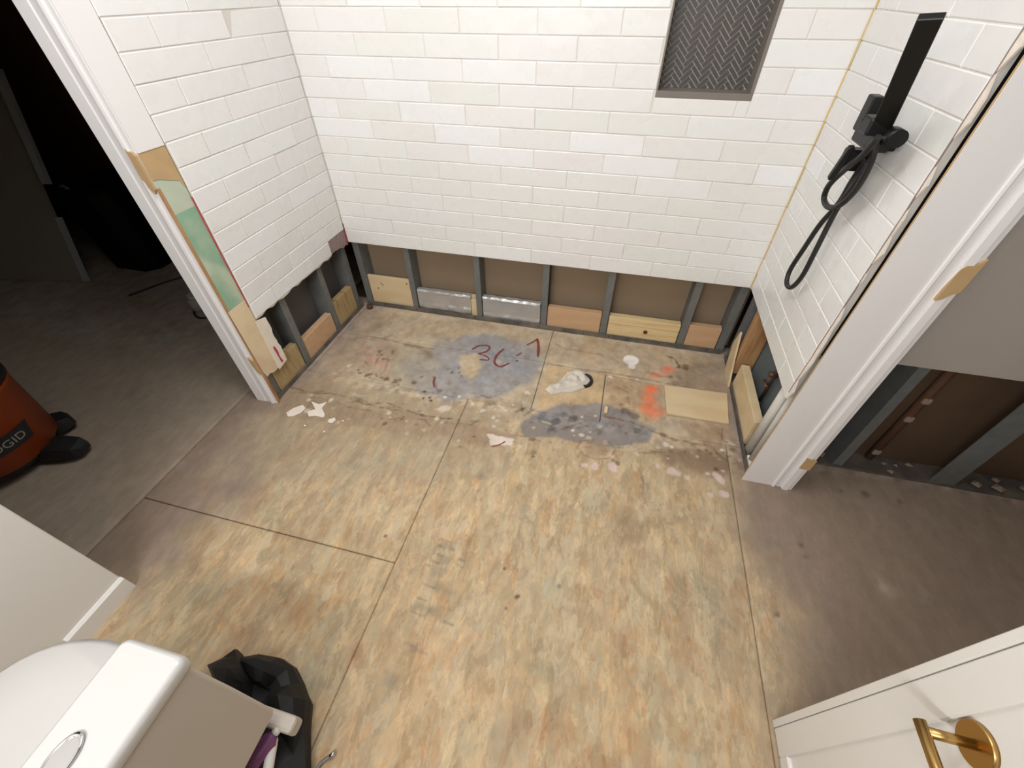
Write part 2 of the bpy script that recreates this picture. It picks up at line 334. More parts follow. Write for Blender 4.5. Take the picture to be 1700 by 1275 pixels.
def floor_colour(x, y):
    n1 = fbm(x, y, 3, 5); n2 = fbm(x, y, 9, 21)
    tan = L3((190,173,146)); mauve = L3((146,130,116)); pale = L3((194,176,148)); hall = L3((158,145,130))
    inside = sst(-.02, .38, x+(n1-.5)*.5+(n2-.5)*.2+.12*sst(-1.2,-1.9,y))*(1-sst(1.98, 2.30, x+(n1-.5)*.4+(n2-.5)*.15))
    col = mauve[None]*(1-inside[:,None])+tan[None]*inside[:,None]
    k = sst(.45, .7, fbm(x, y, 2.2, 40))*.5*inside; col = col*(1-k[:,None])+pale[None]*k[:,None]
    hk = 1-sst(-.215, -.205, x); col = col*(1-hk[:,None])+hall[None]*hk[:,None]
    chip = .25+.75*inside*sst(-.62, -.85, y)
    for kind, pts, c, a, soft, amp, ns, ch in MARKS:
        if kind == 'dot': P = np.array([pts[0]]); ex = pts[1]
        elif kind == 'line': P = np.array(pts[:-1]); ex = pts[-1]
        else: P = np.array(pts); ex = 0
        m = ex+soft+amp*1.2
        sel = np.where((x > P[:,0].min()-m) & (x < P[:,0].max()+m) & (y > P[:,1].min()-m) & (y < P[:,1].max()+m))[0]
        if not len(sel): continue
        X = x[sel]; Y = y[sel]
        if kind == 'dot': d = np.hypot(X-P[0,0], Y-P[0,1])-ex
        else:
            d = np.full(len(X), 9.); Q = len(P); ins = np.zeros(len(X), bool)
            for i in range(Q if kind == 'poly' else Q-1):
                p, q = P[i], P[(i+1)%Q]; e = q-p; t = np.clip(((X-p[0])*e[0]+(Y-p[1])*e[1])/max(e@e,1e-9), 0, 1)
                d = np.minimum(d, np.hypot(X-p[0]-t*e[0], Y-p[1]-t*e[1]))
                if kind == 'poly':
                    c1 = (p[1] > Y) != (q[1] > Y)
                    with np.errstate(divide='ignore', invalid='ignore'): ins ^= c1 & (X < (q[0]-p[0])*(Y-p[1])/(q[1]-p[1]+1e-12)+p[0])
            d = np.where(ins, -d, d) if kind == 'poly' else d-ex/2
        d = d+(fbm(X, Y, ns, 77)-.5)*2*amp
        k = a*(1-sst(-soft, soft, d)); k3 = k[:,None]
        col[sel] = col[sel]*(1-k3)+L3(c)[None]*k3; chip[sel] = chip[sel]*(1-k)+ch*k
    ridge = np.exp(-((y+.665+.05*(fbm(x, y, 5, 61)-.5)*2)/.035)**2)*sst(.0,.1,x)
    rn = fbm(x, y, 34, 63); col = col*(1+(ridge*((rn-.5)*1.1))[:,None])
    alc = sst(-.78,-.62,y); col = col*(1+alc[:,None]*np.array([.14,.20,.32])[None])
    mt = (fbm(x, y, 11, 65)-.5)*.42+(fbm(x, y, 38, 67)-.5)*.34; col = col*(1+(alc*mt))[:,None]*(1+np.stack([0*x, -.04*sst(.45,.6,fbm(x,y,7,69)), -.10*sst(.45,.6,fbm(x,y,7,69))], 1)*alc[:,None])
    return col, np.clip(chip, 0, 1)

def floor_mat():
    m = bpy.data.materials.new('scraped_plywood'); m.use_nodes = True
    nt = m.node_tree; N = nt.nodes; L = nt.links; b = N['Principled BSDF']; b.inputs['Roughness'].default_value = .75
    b.inputs['Specular IOR Level'].default_value = .25
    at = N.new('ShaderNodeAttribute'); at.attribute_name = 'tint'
    g = N.new('ShaderNodeNewGeometry')
    def mapping(sc):
        mp = N.new('ShaderNodeMapping'); mp.inputs['Scale'].default_value = sc; L.new(g.outputs['Position'], mp.inputs[0]); return mp
    wn = N.new('ShaderNodeTexNoise'); wn.inputs['Scale'].default_value = 30; wn.inputs['Detail'].default_value = 5; L.new(mapping((1,.5,1)).outputs[0], wn.inputs[0])
    def warped(sc, amt):
        mp = mapping(sc); s = N.new('ShaderNodeVectorMath'); s.operation = 'SCALE'; s.inputs[3].default_value = amt; L.new(wn.outputs['Color'], s.inputs[0])
        a = N.new('ShaderNodeVectorMath'); a.operation = 'ADD'; L.new(mp.outputs[0], a.inputs[0]); L.new(s.outputs[0], a.inputs[1]); return a
    def chips(sc, amt, ramp):
        wv = warped(sc, amt); v = N.new('ShaderNodeTexVoronoi'); v.inputs['Scale'].default_value = 1; L.new(wv.outputs[0], v.inputs['Vector'])
        sx = N.new('ShaderNodeSeparateColor'); L.new(v.outputs['Color'], sx.inputs[0])
        cr = N.new('ShaderNodeValToRGB'); el = cr.color_ramp.elements
        el[0].position = 0; el[0].color = ramp[0]+(1,); el[1].position = 1; el[1].color = ramp[-1]+(1,)
        for i, c in enumerate(ramp[1:-1]): e = el.new((i+1)/(len(ramp)-1)); e.color = c+(1,)
        L.new(sx.outputs[0], cr.inputs[0]); return cr, sx
    A, sa = chips((30, 9, 1), 3.4, [(.88,.84,.80),(.95,.94,.94),(1.0,.98,.95),(1.0,.93,.87),(1.08,1.06,1.02),(.95,.97,.97),(1.03,1.03,1.02)])
    B, sb = chips((85, 24, 1), 4.5, [(.88,.85,.8),(1,1,1),(.97,.98,.98),(1.05,1.03,1.0),(1.0,.96,.9)])
    D, sd = chips((9, 4.0, 1), 2.6, [(.92,.9,.88),(1,1,1),(1.0,.95,.88),(.95,.98,.98),(1.06,1.04,1.0)])
    def mul(a, b_):
        n = N.new('ShaderNodeVectorMath'); n.operation = 'MULTIPLY'; L.new(a, n.inputs[0]); L.new(b_, n.inputs[1]); return n.outputs[0]
    ch = mul(mul(A.outputs[0], B.outputs[0]), D.outputs[0])
    lay = []
    for k, (sc, th, lo) in enumerate([((15,5,1),.50,(.90,.87,.84)),((24,9,1),.56,(1.13,1.11,1.07)),((11,4,7),.58,(.87,.87,.87)),((17,7,3),.60,(1.0,.90,.83))]):
        fn = N.new('ShaderNodeTexNoise'); fn.inputs['Scale'].default_value = 1; fn.inputs['Detail'].default_value = 7; fn.inputs['Roughness'].default_value = .62; fn.inputs['Distortion'].default_value = .6
        mp = mapping(sc); mp.inputs['Location'].default_value = (k*7.3, k*3.1, k); L.new(mp.outputs[0], fn.inputs[0])
        rr = N.new('ShaderNodeMapRange'); rr.inputs[1].default_value = th-.008; rr.inputs[2].default_value = th+.012; L.new(fn.outputs[0], rr.inputs[0])
        mm = N.new('ShaderNodeMix'); mm.data_type = 'RGBA'; mm.inputs[6].default_value = (1,1,1,1); mm.inputs[7].default_value = lo+(1,); L.new(rr.outputs[0], mm.inputs[0])
        ch = mul(ch, mm.outputs[2]); lay.append(rr.outputs[0])
    mx = N.new('ShaderNodeMix'); mx.data_type = 'RGBA'; mx.inputs[6].default_value = (1,1,1,1)
    L.new(at.outputs['Alpha'], mx.inputs[0]); L.new(ch, mx.inputs[7])
    gn = N.new('ShaderNodeTexNoise'); gn.inputs['Scale'].default_value = 22; gn.inputs['Detail'].default_value = 8; gn.inputs['Roughness'].default_value = .65; L.new(mapping((1,.6,1)).outputs[0], gn.inputs[0])
    r = N.new('ShaderNodeMapRange'); r.inputs[1].default_value = .25; r.inputs[2].default_value = .75; r.inputs[3].default_value = .84; r.inputs[4].default_value = 1.14; L.new(gn.outputs[0], r.inputs[0])
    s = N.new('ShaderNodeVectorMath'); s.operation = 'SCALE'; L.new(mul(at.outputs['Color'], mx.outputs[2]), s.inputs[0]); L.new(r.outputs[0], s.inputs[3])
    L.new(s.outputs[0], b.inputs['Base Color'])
    # flaked relief
    md = N.new('ShaderNodeMath'); md.operation = 'MULTIPLY'; L.new(sa.outputs[1], md.inputs[0]); L.new(at.outputs['Alpha'], md.inputs[1])
    ad = N.new('ShaderNodeMath'); ad.operation = 'ADD'; L.new(md.outputs[0], ad.inputs[0]); L.new(gn.outputs[0], ad.inputs[1])
    ml = N.new('ShaderNodeMath'); ml.operation = 'ADD'; L.new(lay[0], ml.inputs[0]); L.new(lay[1], ml.inputs[1])
    mq = N.new('ShaderNodeMath'); mq.operation = 'MULTIPLY'; L.new(ml.outputs[0], mq.inputs[0]); L.new(at.outputs['Alpha'], mq.inputs[1])
    ad2 = N.new('ShaderNodeMath'); ad2.operation = 'MULTIPLY_ADD'; L.new(mq.outputs[0], ad2.inputs[0]); ad2.inputs[1].default_value = -.6; L.new(ad.outputs[0], ad2.inputs[2]); ad = ad2
    bp = N.new('ShaderNodeBump'); bp.inputs['Strength'].default_value = .38; bp.inputs['Distance'].default_value = .003
    L.new(ad.outputs[0], bp.inputs['Height']); L.new(bp.outputs[0], b.inputs['Normal'])
    return m
M['floor'] = floor_mat()
floor = MB().box(-4.7, 4.1, -3.3, 1.0, -.06, -.012).build('floor', 'sub', fix=True); structure(floor)
ym = -.64
def sheet(c, step, name='plywood_sheet', gap=.0012, th=.0115, z=0, label=None):
    # c: four corners (x0y0, x1y0, x1y1, x0y1)
    c = [Vector((p[0], p[1])) for p in c]; ctr = sum(c, Vector((0,0)))/4
    soft = lambda p: abs(p.y-ym) < .003 or (abs(p.x-1.22) < .003 and p.y > -.2675)
    c = [p+Vector((gap if p.x < ctr.x else -gap, 0 if abs(p.y-ym) < .003 else gap if p.y < ctr.y else -gap)) for p in c]
    nx = max(2, int((c[1]-c[0]).length/step)); ny = max(2, int((c[3]-c[0]).length/step))
    U, V = np.meshgrid(np.linspace(0,1,nx+1), np.linspace(0,1,ny+1))
    C = [np.array(p) for p in c]
    P = (C[0][None,None]*(1-U)[...,None]+C[1][None,None]*U[...,None])*(1-V)[...,None]+(C[3][None,None]*(1-U)[...,None]+C[2][None,None]*U[...,None])*V[...,None]
    x = P[...,0].ravel(); y = P[...,1].ravel()
    relief = (fbm(x, y, 14, 90)-.5)*.0022*(1+1.2*sst(-.75,-.6,y)) if step < .01 else x*0
    edge = ((U.ravel() < 1e-6)|(U.ravel() > 1-1e-6)|(V.ravel() < 1e-6)|(V.ravel() > 1-1e-6))
    zz = z+relief; zz = np.where(edge & (np.abs(y-ym) > .003), zz-.0012, zz)
    top = np.stack([x, y, zz], 1); n = len(x)
    idx = np.arange(n).reshape(ny+1, nx+1)
    q = np.stack([idx[:-1,:-1], idx[:-1,1:], idx[1:,1:], idx[1:,:-1]], -1).reshape(-1, 4)
    ring = np.concatenate([idx[0,:], idx[1:,-1], idx[-1,-2::-1], idx[-2:0:-1,0]])
    low = top[ring].copy(); low[:,2] = z-th; m = len(ring)
    a = ring; b = np.roll(ring, -1); la = n+np.arange(m); lb = n+(np.arange(m)+1) % m
    q2 = np.stack([a, la, lb, b], 1)
    V_ = np.concatenate([top, low]); F = np.concatenate([q, q2])
    org = V_.mean(0); org[2] = z-th; V_ = V_-org
    me = bpy.data.meshes.new(name); me.vertices.add(len(V_)); me.vertices.foreach_set('co', V_.ravel())
    me.loops.add(F.size); me.loops.foreach_set('vertex_index', F.ravel().astype(np.int32))
    me.polygons.add(len(F)); me.polygons.foreach_set('loop_start', np.arange(0, F.size, 4, dtype=np.int32)); me.polygons.foreach_set('loop_total', np.full(len(F), 4, dtype=np.int32))
    me.update(); me.validate()
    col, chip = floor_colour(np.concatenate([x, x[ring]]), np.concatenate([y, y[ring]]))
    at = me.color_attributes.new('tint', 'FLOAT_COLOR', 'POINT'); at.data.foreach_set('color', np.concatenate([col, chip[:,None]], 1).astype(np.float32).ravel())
    me.materials.append(M['floor']); o = bpy.data.objects.new(name, me); COL.objects.link(o); o.parent = floor; o.location = org
    if label: o['label'] = label
    return o
R4 = lambda x0, x1, y0, y1: [(x0,y0),(x1,y0),(x1,y1),(x0,y1)]
ym = -.64
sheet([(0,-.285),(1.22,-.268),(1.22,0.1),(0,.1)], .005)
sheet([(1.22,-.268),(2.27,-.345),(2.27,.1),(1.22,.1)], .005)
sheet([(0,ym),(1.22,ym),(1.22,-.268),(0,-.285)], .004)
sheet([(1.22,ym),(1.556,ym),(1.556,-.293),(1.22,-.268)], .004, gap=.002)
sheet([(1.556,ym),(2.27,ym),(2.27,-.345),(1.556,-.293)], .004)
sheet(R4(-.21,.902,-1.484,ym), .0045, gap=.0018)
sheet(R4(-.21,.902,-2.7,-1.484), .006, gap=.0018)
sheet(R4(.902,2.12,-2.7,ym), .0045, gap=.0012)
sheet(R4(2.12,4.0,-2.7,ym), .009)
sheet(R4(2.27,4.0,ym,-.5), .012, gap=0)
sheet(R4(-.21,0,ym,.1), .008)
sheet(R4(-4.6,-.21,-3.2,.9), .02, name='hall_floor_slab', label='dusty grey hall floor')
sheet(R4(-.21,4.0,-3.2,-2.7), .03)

# red marker writing: 3 6, a dash and a 1 on the grey patch
def ribbon(mb, pts, wd, z=.0018):
    P = [onz(*p).xy for p in pts]; Q = []
    for i in range(len(P)-1):
        for k in range(4):
            t = k/4; p0 = P[max(i-1,0)]; p1 = P[i]; p2 = P[i+1]; p3 = P[min(i+2,len(P)-1)]
            Q.append(.5*((2*p1)+(p2-p0)*t+(2*p0-5*p1+4*p2-p3)*t*t+(3*p1-p0-3*p2+p3)*t**3))
    Q.append(P[-1]); vs = []
    for i, q in enumerate(Q):
        d = (Q[min(i+1,len(Q)-1)]-Q[max(i-1,0)]).normalized(); n = Vector((-d.y, d.x))*wd/2*(random.uniform(.75,1.15) if 0 < i < len(Q)-1 else .55)
        vs += [(q.x+n.x, q.y+n.y, z), (q.x-n.x, q.y-n.y, z)]
    mb.add(vs, [(2*i, 2*i+1, 2*i+3, 2*i+2) for i in range(len(Q)-1)])
mk_ = MB()
ribbon(mk_, [(783,581),(796,574),(812,575),(809,583),(793,588)], .012)
ribbon(mk_, [(795,588),(808,592),(811,598),(796,597)], .009)
ribbon(mk_, [(837,579),(825,590),(821,602),(830,609),(846,603)], .013)
ribbon(mk_, [(857,591),(866,586)], .010)
ribbon(mk_, [(874,573),(885,568),(892,563)], .011); ribbon(mk_, [(892,562),(894,576),(893,593)], .015)
ribbon(mk_, [(723,626),(720,634),(721,643)], .010)
ribbon(mk_, [(816,742),(828,739),(839,733)], .006)
mk_.build('marker_writing', 'marker', floor, 'dark red handwritten 3 6 - 1')

# ------------------------------------------------------------------ tiles
tcache = {}
def tile_mesh(l, h, mat_='tile', th=.009, ch=.0018):
    key = (round(l,3), round(h,3), mat_)
    if key not in tcache:
        mb = MB(); r = []
        for y, c in ((th, 0), (ch, 0), (0, ch*1.3)):
            r.append([(-l/2+c, y, -h/2+c), (l/2-c, y, -h/2+c), (l/2-c, y, h/2-c), (-l/2+c, y, h/2-c)])
        mb.rings(r, smooth=False); me = mb.mesh('tile'); me.materials.append(M[mat_])
        bm = bmesh.new(); bm.from_mesh(me); bmesh.ops.recalc_face_normals(bm, faces=bm.faces[:]); bm.to_mesh(me); bm.free()
        tcache[key] = me
    return tcache[key]
def put_tile(parent, s0, s1, z0, z1, side):
    g = .0013; l = s1-s0-2*g; h = z1-z0-2*g
    if l < .012 or h < .006: return
    o = bpy.data.objects.new('tile', tile_mesh(l, h)); COL.objects.link(o); o.parent = parent
    j = random.uniform(-.0006,.0006); tz = random.gauss(0,.0045); tx = random.gauss(0,.006); s = (s0+s1)/2; z = (z0+z1)/2
    po = Vector(parent['_o'])
    if side == 'back': loc = Vector((s, j, z)); rz = 0
    elif side == 'left': loc = Vector((-j, s, z)); rz = PI/2      # front faces +x
    else: loc = Vector((W+j, s, z)); rz = -PI/2
    if abs(l) < .05: tz = 0
    o.rotation_euler = (tx, 0, rz+tz); o.location = loc-po
NX0, NX1, NZ0, NZ1 = 1.541, 1.887, 1.183, 1.645
rows = [(H+k*TR, min(H+(k+1)*TR, CEIL-.002), k) for k in range(28)]
# back wall
bk = MB()
bk.box(0, NX0, .0022, .024, H+.002, CEIL); bk.box(NX1, W, .0022, .024, H+.002, CEIL); bk.box(NX0, NX1, .0022, .024, H+.002, NZ0); bk.box(NX0, NX1, .0022, .024, NZ1, CEIL)
wall_back = bk.build('wall_back', 'grout', fix=True); structure(wall_back)
for z0, z1, k in rows:
    x = (.1505 if k % 2 == 0 else -.003)-TL*2
    cuts = [0]
    while x < W:
        if x > .02 and x < W-.012: cuts.append(x)
        x += TL
    cuts.append(W)
    for a, b in zip(cuts[:-1], cuts[1:]):
        if z1 <= NZ0 or z0 >= NZ1 or b <= NX0 or a >= NX1: put_tile(wall_back, a, b, z0, z1, 'back'); continue
        if a < NX0: put_tile(wall_back, a, NX0, z0, z1, 'back')
        if b > NX1: put_tile(wall_back, NX1, b, z0, z1, 'back')
        m0, m1 = max(a, NX0), min(b, NX1)
        if z0 < NZ0: put_tile(wall_back, m0, m1, z0, NZ0, 'back')
        if z1 > NZ1: put_tile(wall_back, m0, m1, NZ1, z1, 'back')
# niche
nd = .088
ni = MB()
t = .012
ni.box(NX0-.0, NX1, 0, nd, NZ0, NZ0+t*1.8, .001); ni.box(NX0, NX1, 0, nd, NZ1-t, NZ1)
ni.box(NX0, NX0+t*.5, 0, nd, NZ0+t*1.8, NZ1-t); ni.box(NX1-t, NX1, 0, nd, NZ0+t*1.8, NZ1-t)
niche = ni.build('wall_niche', 'niche_stone', wall_back, 'recessed niche with grey stone sides and dark herringbone back')
MB().box(NX0, NX1, nd, nd+.008, NZ0, NZ1).build('niche_grout', 'mosaic_grout', niche)
a_, b_ = .0158, .0474   # piece pitch width / length (1:3)
for i in range(-40, 60):
    for j in range(-40, 60):
        for kind in (0, 1):
            # herringbone lattice in 45-degree frame
            ox = i*a_+j*b_*1.0; oy = i*a_-j*b_*1.0
            if kind == 0: r0 = (ox, oy, ox+b_, oy+a_)
            else: r0 = (ox+b_, oy-b_+a_, ox+b_+a_, oy+a_)
            g = .0017
            q = [(r0[0]+g, r0[1]+g), (r0[2]-g, r0[1]+g), (r0[2]-g, r0[3]-g), (r0[0]+g, r0[3]-g)]
            c = math.sqrt(.5)
            q = [((p[0]-p[1])*c+1.70, (p[0]+p[1])*c+1.40) for p in q]
            q = clip_poly(q, NX0+.007, NX1-.013, NZ0+.0225, NZ1-.0125)
            if not q: continue
            A = abs(sum(q[k][0]*q[(k+1)%len(q)][1]-q[(k+1)%len(q)][0]*q[k][1] for k in range(len(q))))/2
            if A < 1.5e-5: continue
            d = random.uniform(-.0007,.0007)
            MB().prism(q, 'y', nd-.004+d, nd+.002).build('herringbone_tile', 'mosaic', niche)
# left wall backing + tiles
TFL = -.79; TFR = -.763
wall_left = MB().box(-.024, -.008, TFL+.006, .008, H+.004, CEIL).box(-.008, -.0022, TFL+.003, -.001, H+TR, CEIL).box(-.008, -.0022, TFL+.003, -.166, H+.006, H+TR).build('wall_left', 'grout', fix=True); structure(wall_left)
for z0, z1, k in rows:
    o = .16 if k % 2 else .02
    cuts = [TFL]; y = -TL*3-o
    while y < -.05:
        if y > TFL+.03: cuts.append(y)
        y += TL
    cuts.append(-.0015)
    for a, b in zip(cuts[:-1], cuts[1:]):
        if k == 0 and b > -.03: b = -.165
        if k == 0 and a < -.165 < b: b = -.165
        if k == 1 and b > -.01: b = -.004
        put_tile(wall_left, a+(random.uniform(0,.006) if a == TFL else 0), b, z0+(.003 if k == 0 else 0), z1, 'left')
# bare thinset where a tile is missing by the corner
P = [(-.163,H+TR)]+[(-.163, H+.03)]+jag((-.16,H+.012),(-.01,H-.012),9,.006,3)+[(-.004,H+TR)]
MB().prism(P, 'x', -.012, -.004).build('thinset_patch', 'thinset', wall_left, 'rough mauve thinset where a tile is missing')
MB().prism([(-.012,H-.01),(-.003,H-.01),(-.003,H+.11),(-.008,H+.11)], 'x', -.003, -.0005).build('membrane_edge', 'red', wall_left, 'red waterproofing edge in the corner')
# ragged bottom edge below left tiles
P = [(TFL+.004,H+.006)]+jag((TFL+.004,H-.002),(-.17,H-.002),16,.006,8)+[(-.17,H+.006)]
MB().prism(P, 'x', -.020, -.004).build('ragged_board_edge', 'plaster', wall_left)
# right wall
wall_right = MB().box(W+.0022, W+.024, TFR+.006, .008, H+.002, CEIL).build('wall_right', 'grout', fix=True); structure(wall_right)
for z0, z1, k in rows:
    o = .16 if k % 2 else .02
    cuts = [TFR]; y = -TL*3-o
    while y < -.05:
        if y > TFR+.03: cuts.append(y)
        y += TL
    cuts.append(-.0015)
    for a, b in zip(cuts[:-1], cuts[1:]): put_tile(wall_right, a+(random.uniform(0,.004) if a == TFR else 0), b, z0, z1, 'right')
P = jag((TFR+.004,H+.002),(TFR+.004,CEIL),44,.002,4)+jag((TFR-.012,CEIL),(TFR-.008,H+.006),50,.013,5)
MB().prism(P, 'x', W+.0005, W+.005).build('torn_plaster_edge', 'plaster', wall_right, 'torn white plaster along the tile edge')
P = jag((TFR+.002,H+.03),(TFR+.002,1.7),30,.0015,14)+jag((TFR-.0015,1.7),(TFR-.0015,H+.03),30,.0012,15)
MB().prism(P, 'x', W-.0008, W+.002).build('pink_edge_line', 'thinset', wall_right)
structure(MB().box(W-.004, W-.0003, -.0042, -.0006, H, CEIL).build('trim_3', 'caulk'))
structure(MB().box(.0001, .003, -.003, -.0003, H+.11, CEIL).build('trim_5', 'grout'))

# ------------------------------------------------------------------ framing
def cstud(along, s0, w_, d0, d1, z0, z1, web, parent, m='galv', name='metal_stud', label=None):
    """C stud: flange face spans s0..s0+w_ at depth d0; web on +s side if web>0; depth to d1"""
    mb = MB(); tk = .0015; sg = 1 if d1 > d0 else -1
    def bx(a0, a1, b0, b1):
        if along == 'x': mb.box(a0, a1, b0, b1, z0, z1)
        else: mb.box(b0, b1, a0, a1, z0, z1)
    s1 = s0+w_
    bx(s0, s1, d0, d0+sg*tk); bx(s0, s1, d1-sg*tk, d1)
    if web > 0: bx(s1-tk, s1, d0+sg*tk, d1-sg*tk); bx(s0, s0+tk, d0+sg*tk, d0+sg*.010); bx(s0, s0+tk, d1-sg*.010, d1-sg*tk)
    else: bx(s0, s0+tk, d0+sg*tk, d1-sg*tk); bx(s1-tk, s1, d0+sg*tk, d0+sg*.010); bx(s1-tk, s1, d1-sg*.010, d1-sg*tk)
    o = mb.build(name, m, parent, label)
    # screws in the flange
    for zz in ([.016] if z1 > .2 else []):
        sc = MB(); c = (s0+s1)/2
        p = (c, d0-sg*.0015, z0+zz) if along == 'x' else (d0-sg*.0015, c, z0+zz)
        q = (c, d0, z0+zz) if along == 'x' else (d0, c, z0+zz)
        sc.tube([p, q], .004, 8).build('screw', 'galv_dark', o)
    return o
Y0, Y1 = .026, .116
for s0, w_, wb in [(.002,.038,1),(.322,.034,1),(.742,.034,1),(1.138,.034,-1),(1.487,.036,1),(1.918,.036,-1),(2.128,.040,-1)]:
    cstud('x', s0, w_, Y0, Y1, .002, CEIL-.002, wb, wall_back)
# bottom track: low U channel standing in front of the stud feet
tr = MB(); tr.box(-.0, W, Y0-.006, Y0-.003, 0, .032); tr.box(0, W, Y0-.003, Y1+.003, 0, .0018); tr.box(0, W, Y1+.0005, Y1+.003, 0, .032)
tr.build('bottom_track', 'galv_dark', wall_back, 'dirty galvanized floor track')
for i in range(16):
    x = .1+i*.131+random.uniform(-.03,.03); MB().tube([(x,Y0-.0085,.018),(x,Y0-.006,.018)], .0035, 8).build('screw', 'rubber', wall_back)
MB().box(-.05, W+.05, .1195, .132, 0, CEIL).build('back_board', 'brown_board', wall_back, 'brown paper back of the next room board')
def block(x0, x1, y0, y1, z0, z1, m, parent, name='wood_block', label=None, c=.0015): return MB().box(x0, x1, y0, y1, z0, z1, c).build(name, m, parent, label)
b0 = block(.042, .320, Y0+.008, Y0+.026, .004, .212, 'ply', wall_back, 'wood_block', 'pale plywood block with dark screws')
for x, z in [(.125,.165),(.135,.155),(.098,.128),(.30,.185)]: MB().tube([(x,Y0+.0065,z),(x,Y0+.008,z)], .004, 8).build('screw', 'rubber', b0)
block(.358, .740, Y0+.030, Y0+.050, .004, .150, 'ply', wall_back)
def foil(x0, x1, z0, z1, name_label):
    mb = MB(); nx = 14; prof = [(Y0+.004,z0),(Y0+.002,z0+.03),(Y0+.006,z0+.045),(Y0+.004,z1-.025),(Y0+.002,z1-.012),(Y0+.008,z1),(Y0+.030,z1+.002),(Y0+.030,z1-.006)]
    r = random.Random(int(x0*100)); vs = []; fs = []
    for i in range(nx+1):
        x = x0+(x1-x0)*i/nx
        for (y, z) in prof: vs.append((x+r.uniform(-.002,.002), y+r.uniform(-.002,.002), z+r.uniform(-.002,.002)))
    n = len(prof)
    for i in range(nx):
        for k in range(n-1): fs.append((i*n+k, i*n+k+1, (i+1)*n+k+1, (i+1)*n+k))
    fs.append(tuple(range(n))); fs.append(tuple(nx*n+k for k in range(n))[::-1])
    mb.add(vs, fs, False); return mb.build('foil_insulation', 'foil', wall_back, name_label)
foil(.362, .705, .030, .160, 'silver foil faced insulation, crinkled')
block(.707, .741, Y0+.006, Y0+.028, .004, .135, 'ply', wall_back)
block(.778, 1.136, Y0+.032, Y0+.052, .004, .110, 'ply', wall_back)
foil(.782, 1.132, .016, .168, 'silver foil faced insulation with ragged lower edge')
block(1.176, 1.484, Y0+.004, Y0+.042, .004, .155, 'pink_wood', wall_back, label='pinkish wood block with nail scratches')
bb = block(1.528, 1.914, Y0+.004, Y0+.042, .004, .105, 'pine', wall_back, label='bright pine block with a dark knot')
block(1.528, 1.914, Y0+.001, Y0+.042, .107, .152, 'pine', wall_back)
MB().tube([(1.74,Y0+.0012,.075),(1.74,Y0+.004,.075)], [.012,.012], 12).build('knot', 'rust', bb)
block(1.958, 2.124, Y0+.004, Y0+.042, .004, .160, 'pink_wood', wall_back)
# left framing: C studs with flanges facing the alcove
X0, X1 = -.026, -.116
for s0, w_, wb in [(-.870,.036,1),(-.612,.040,-1),(-.296,.036,-1),(-.050,.034,-1)]:
    cstud('y', s0, w_, X0, X1, .002, H-.004, wb, wall_left)
tl = MB(); tl.box(X0+.003, X0+.006, -.88, 0, 0, .026); tl.box(X1-.003, X0+.003, -.88, 0, 0, .0018)
tl.build('bottom_track', 'galv_dark', wall_left, 'dirty galvanized floor track')
MB().box(-.128, -.1185, -DL+.015, .03, 0, CEIL).build('hall_side_board', 'grey_paper', wall_left)
block(X0-.002, X0-.040, -.828, -.618, .004, .165, 'treated', wall_left, label='greenish yellow treated wood block')
block(X0-.002, X0-.040, -.568, -.302, .004, .142, 'pink_wood', wall_left)
block(X0-.002, X0-.040, -.256, -.055, .004, .175, 'treated', wall_left, label='streaky yellow wood block')
# left front: exposed boards between casing and tiles
MB().box(-.016, -.002, -DL+.004, TFL-.001, 1.125, CEIL).build('painted_strip', 'paint', wall_left)
P = jag((-DL+.004,1.118),(TFL-.001,1.16),8,.014,6)+[(TFL-.001,.99)]+jag((TFL-.012,1.02),(-DL+.004,1.045),4,.006,9)
MB().prism(P, 'x', -.017, -.004).build('bare_paper', 'mdf', wall_left, 'torn brown paper face')
MB().box(-.017, -.006, -DL+.004, TFL-.001, .93, 1.045).build('green_board', 'pale_green', wall_left)
MB().box(-.017, -.006, -DL+.004, TFL-.001, .535, .93).build('green_board', 'green', wall_left, 'green moisture board strip')
P = [(-DL+.006,.535),(TFL-.001,.535),(TFL+.002,.20)]+jag((TFL-.002,.16),(-DL+.02,.165),4,.006,2)+[(-DL+.012,.20)]
MB().prism(P, 'x', -.017, -.005).build('cream_board', 'cream', wall_left, 'cream board strip cut off above the floor')
P = [(TFL-.004,H-.004)]+jag((TFL+.05,H-.02),(TFL+.052,.16),12,.006,12)+[(TFL-.01,.15)]
MB().prism(P, 'x', -.0045, .0005).build('torn_plaster_flap', 'plaster', wall_left, 'torn white board flap with red smear')
MB().prism(jag((TFL+.03,.17),(TFL+.02,.27),5,.003,2)+jag((TFL+.012,.27),(TFL+.016,.17),5,.003,3), 'x', .0005, .0014).build('red_smear', 'red', wall_left)
P = jag((TFL-.0005,.50),(TFL-.0005,.96),24,.0006,22)+jag((TFL-.0030,.96),(TFL-.0025,.50),24,.0008,23)
MB().prism(P, 'x', -.006, -.001).build('red_edge_line', 'red', wall_left)
MB().box(-.030, -.012, -DL+.004, -DL+.024, 0, .50).build('raw_wood_edge', 'pine_v', wall_left)

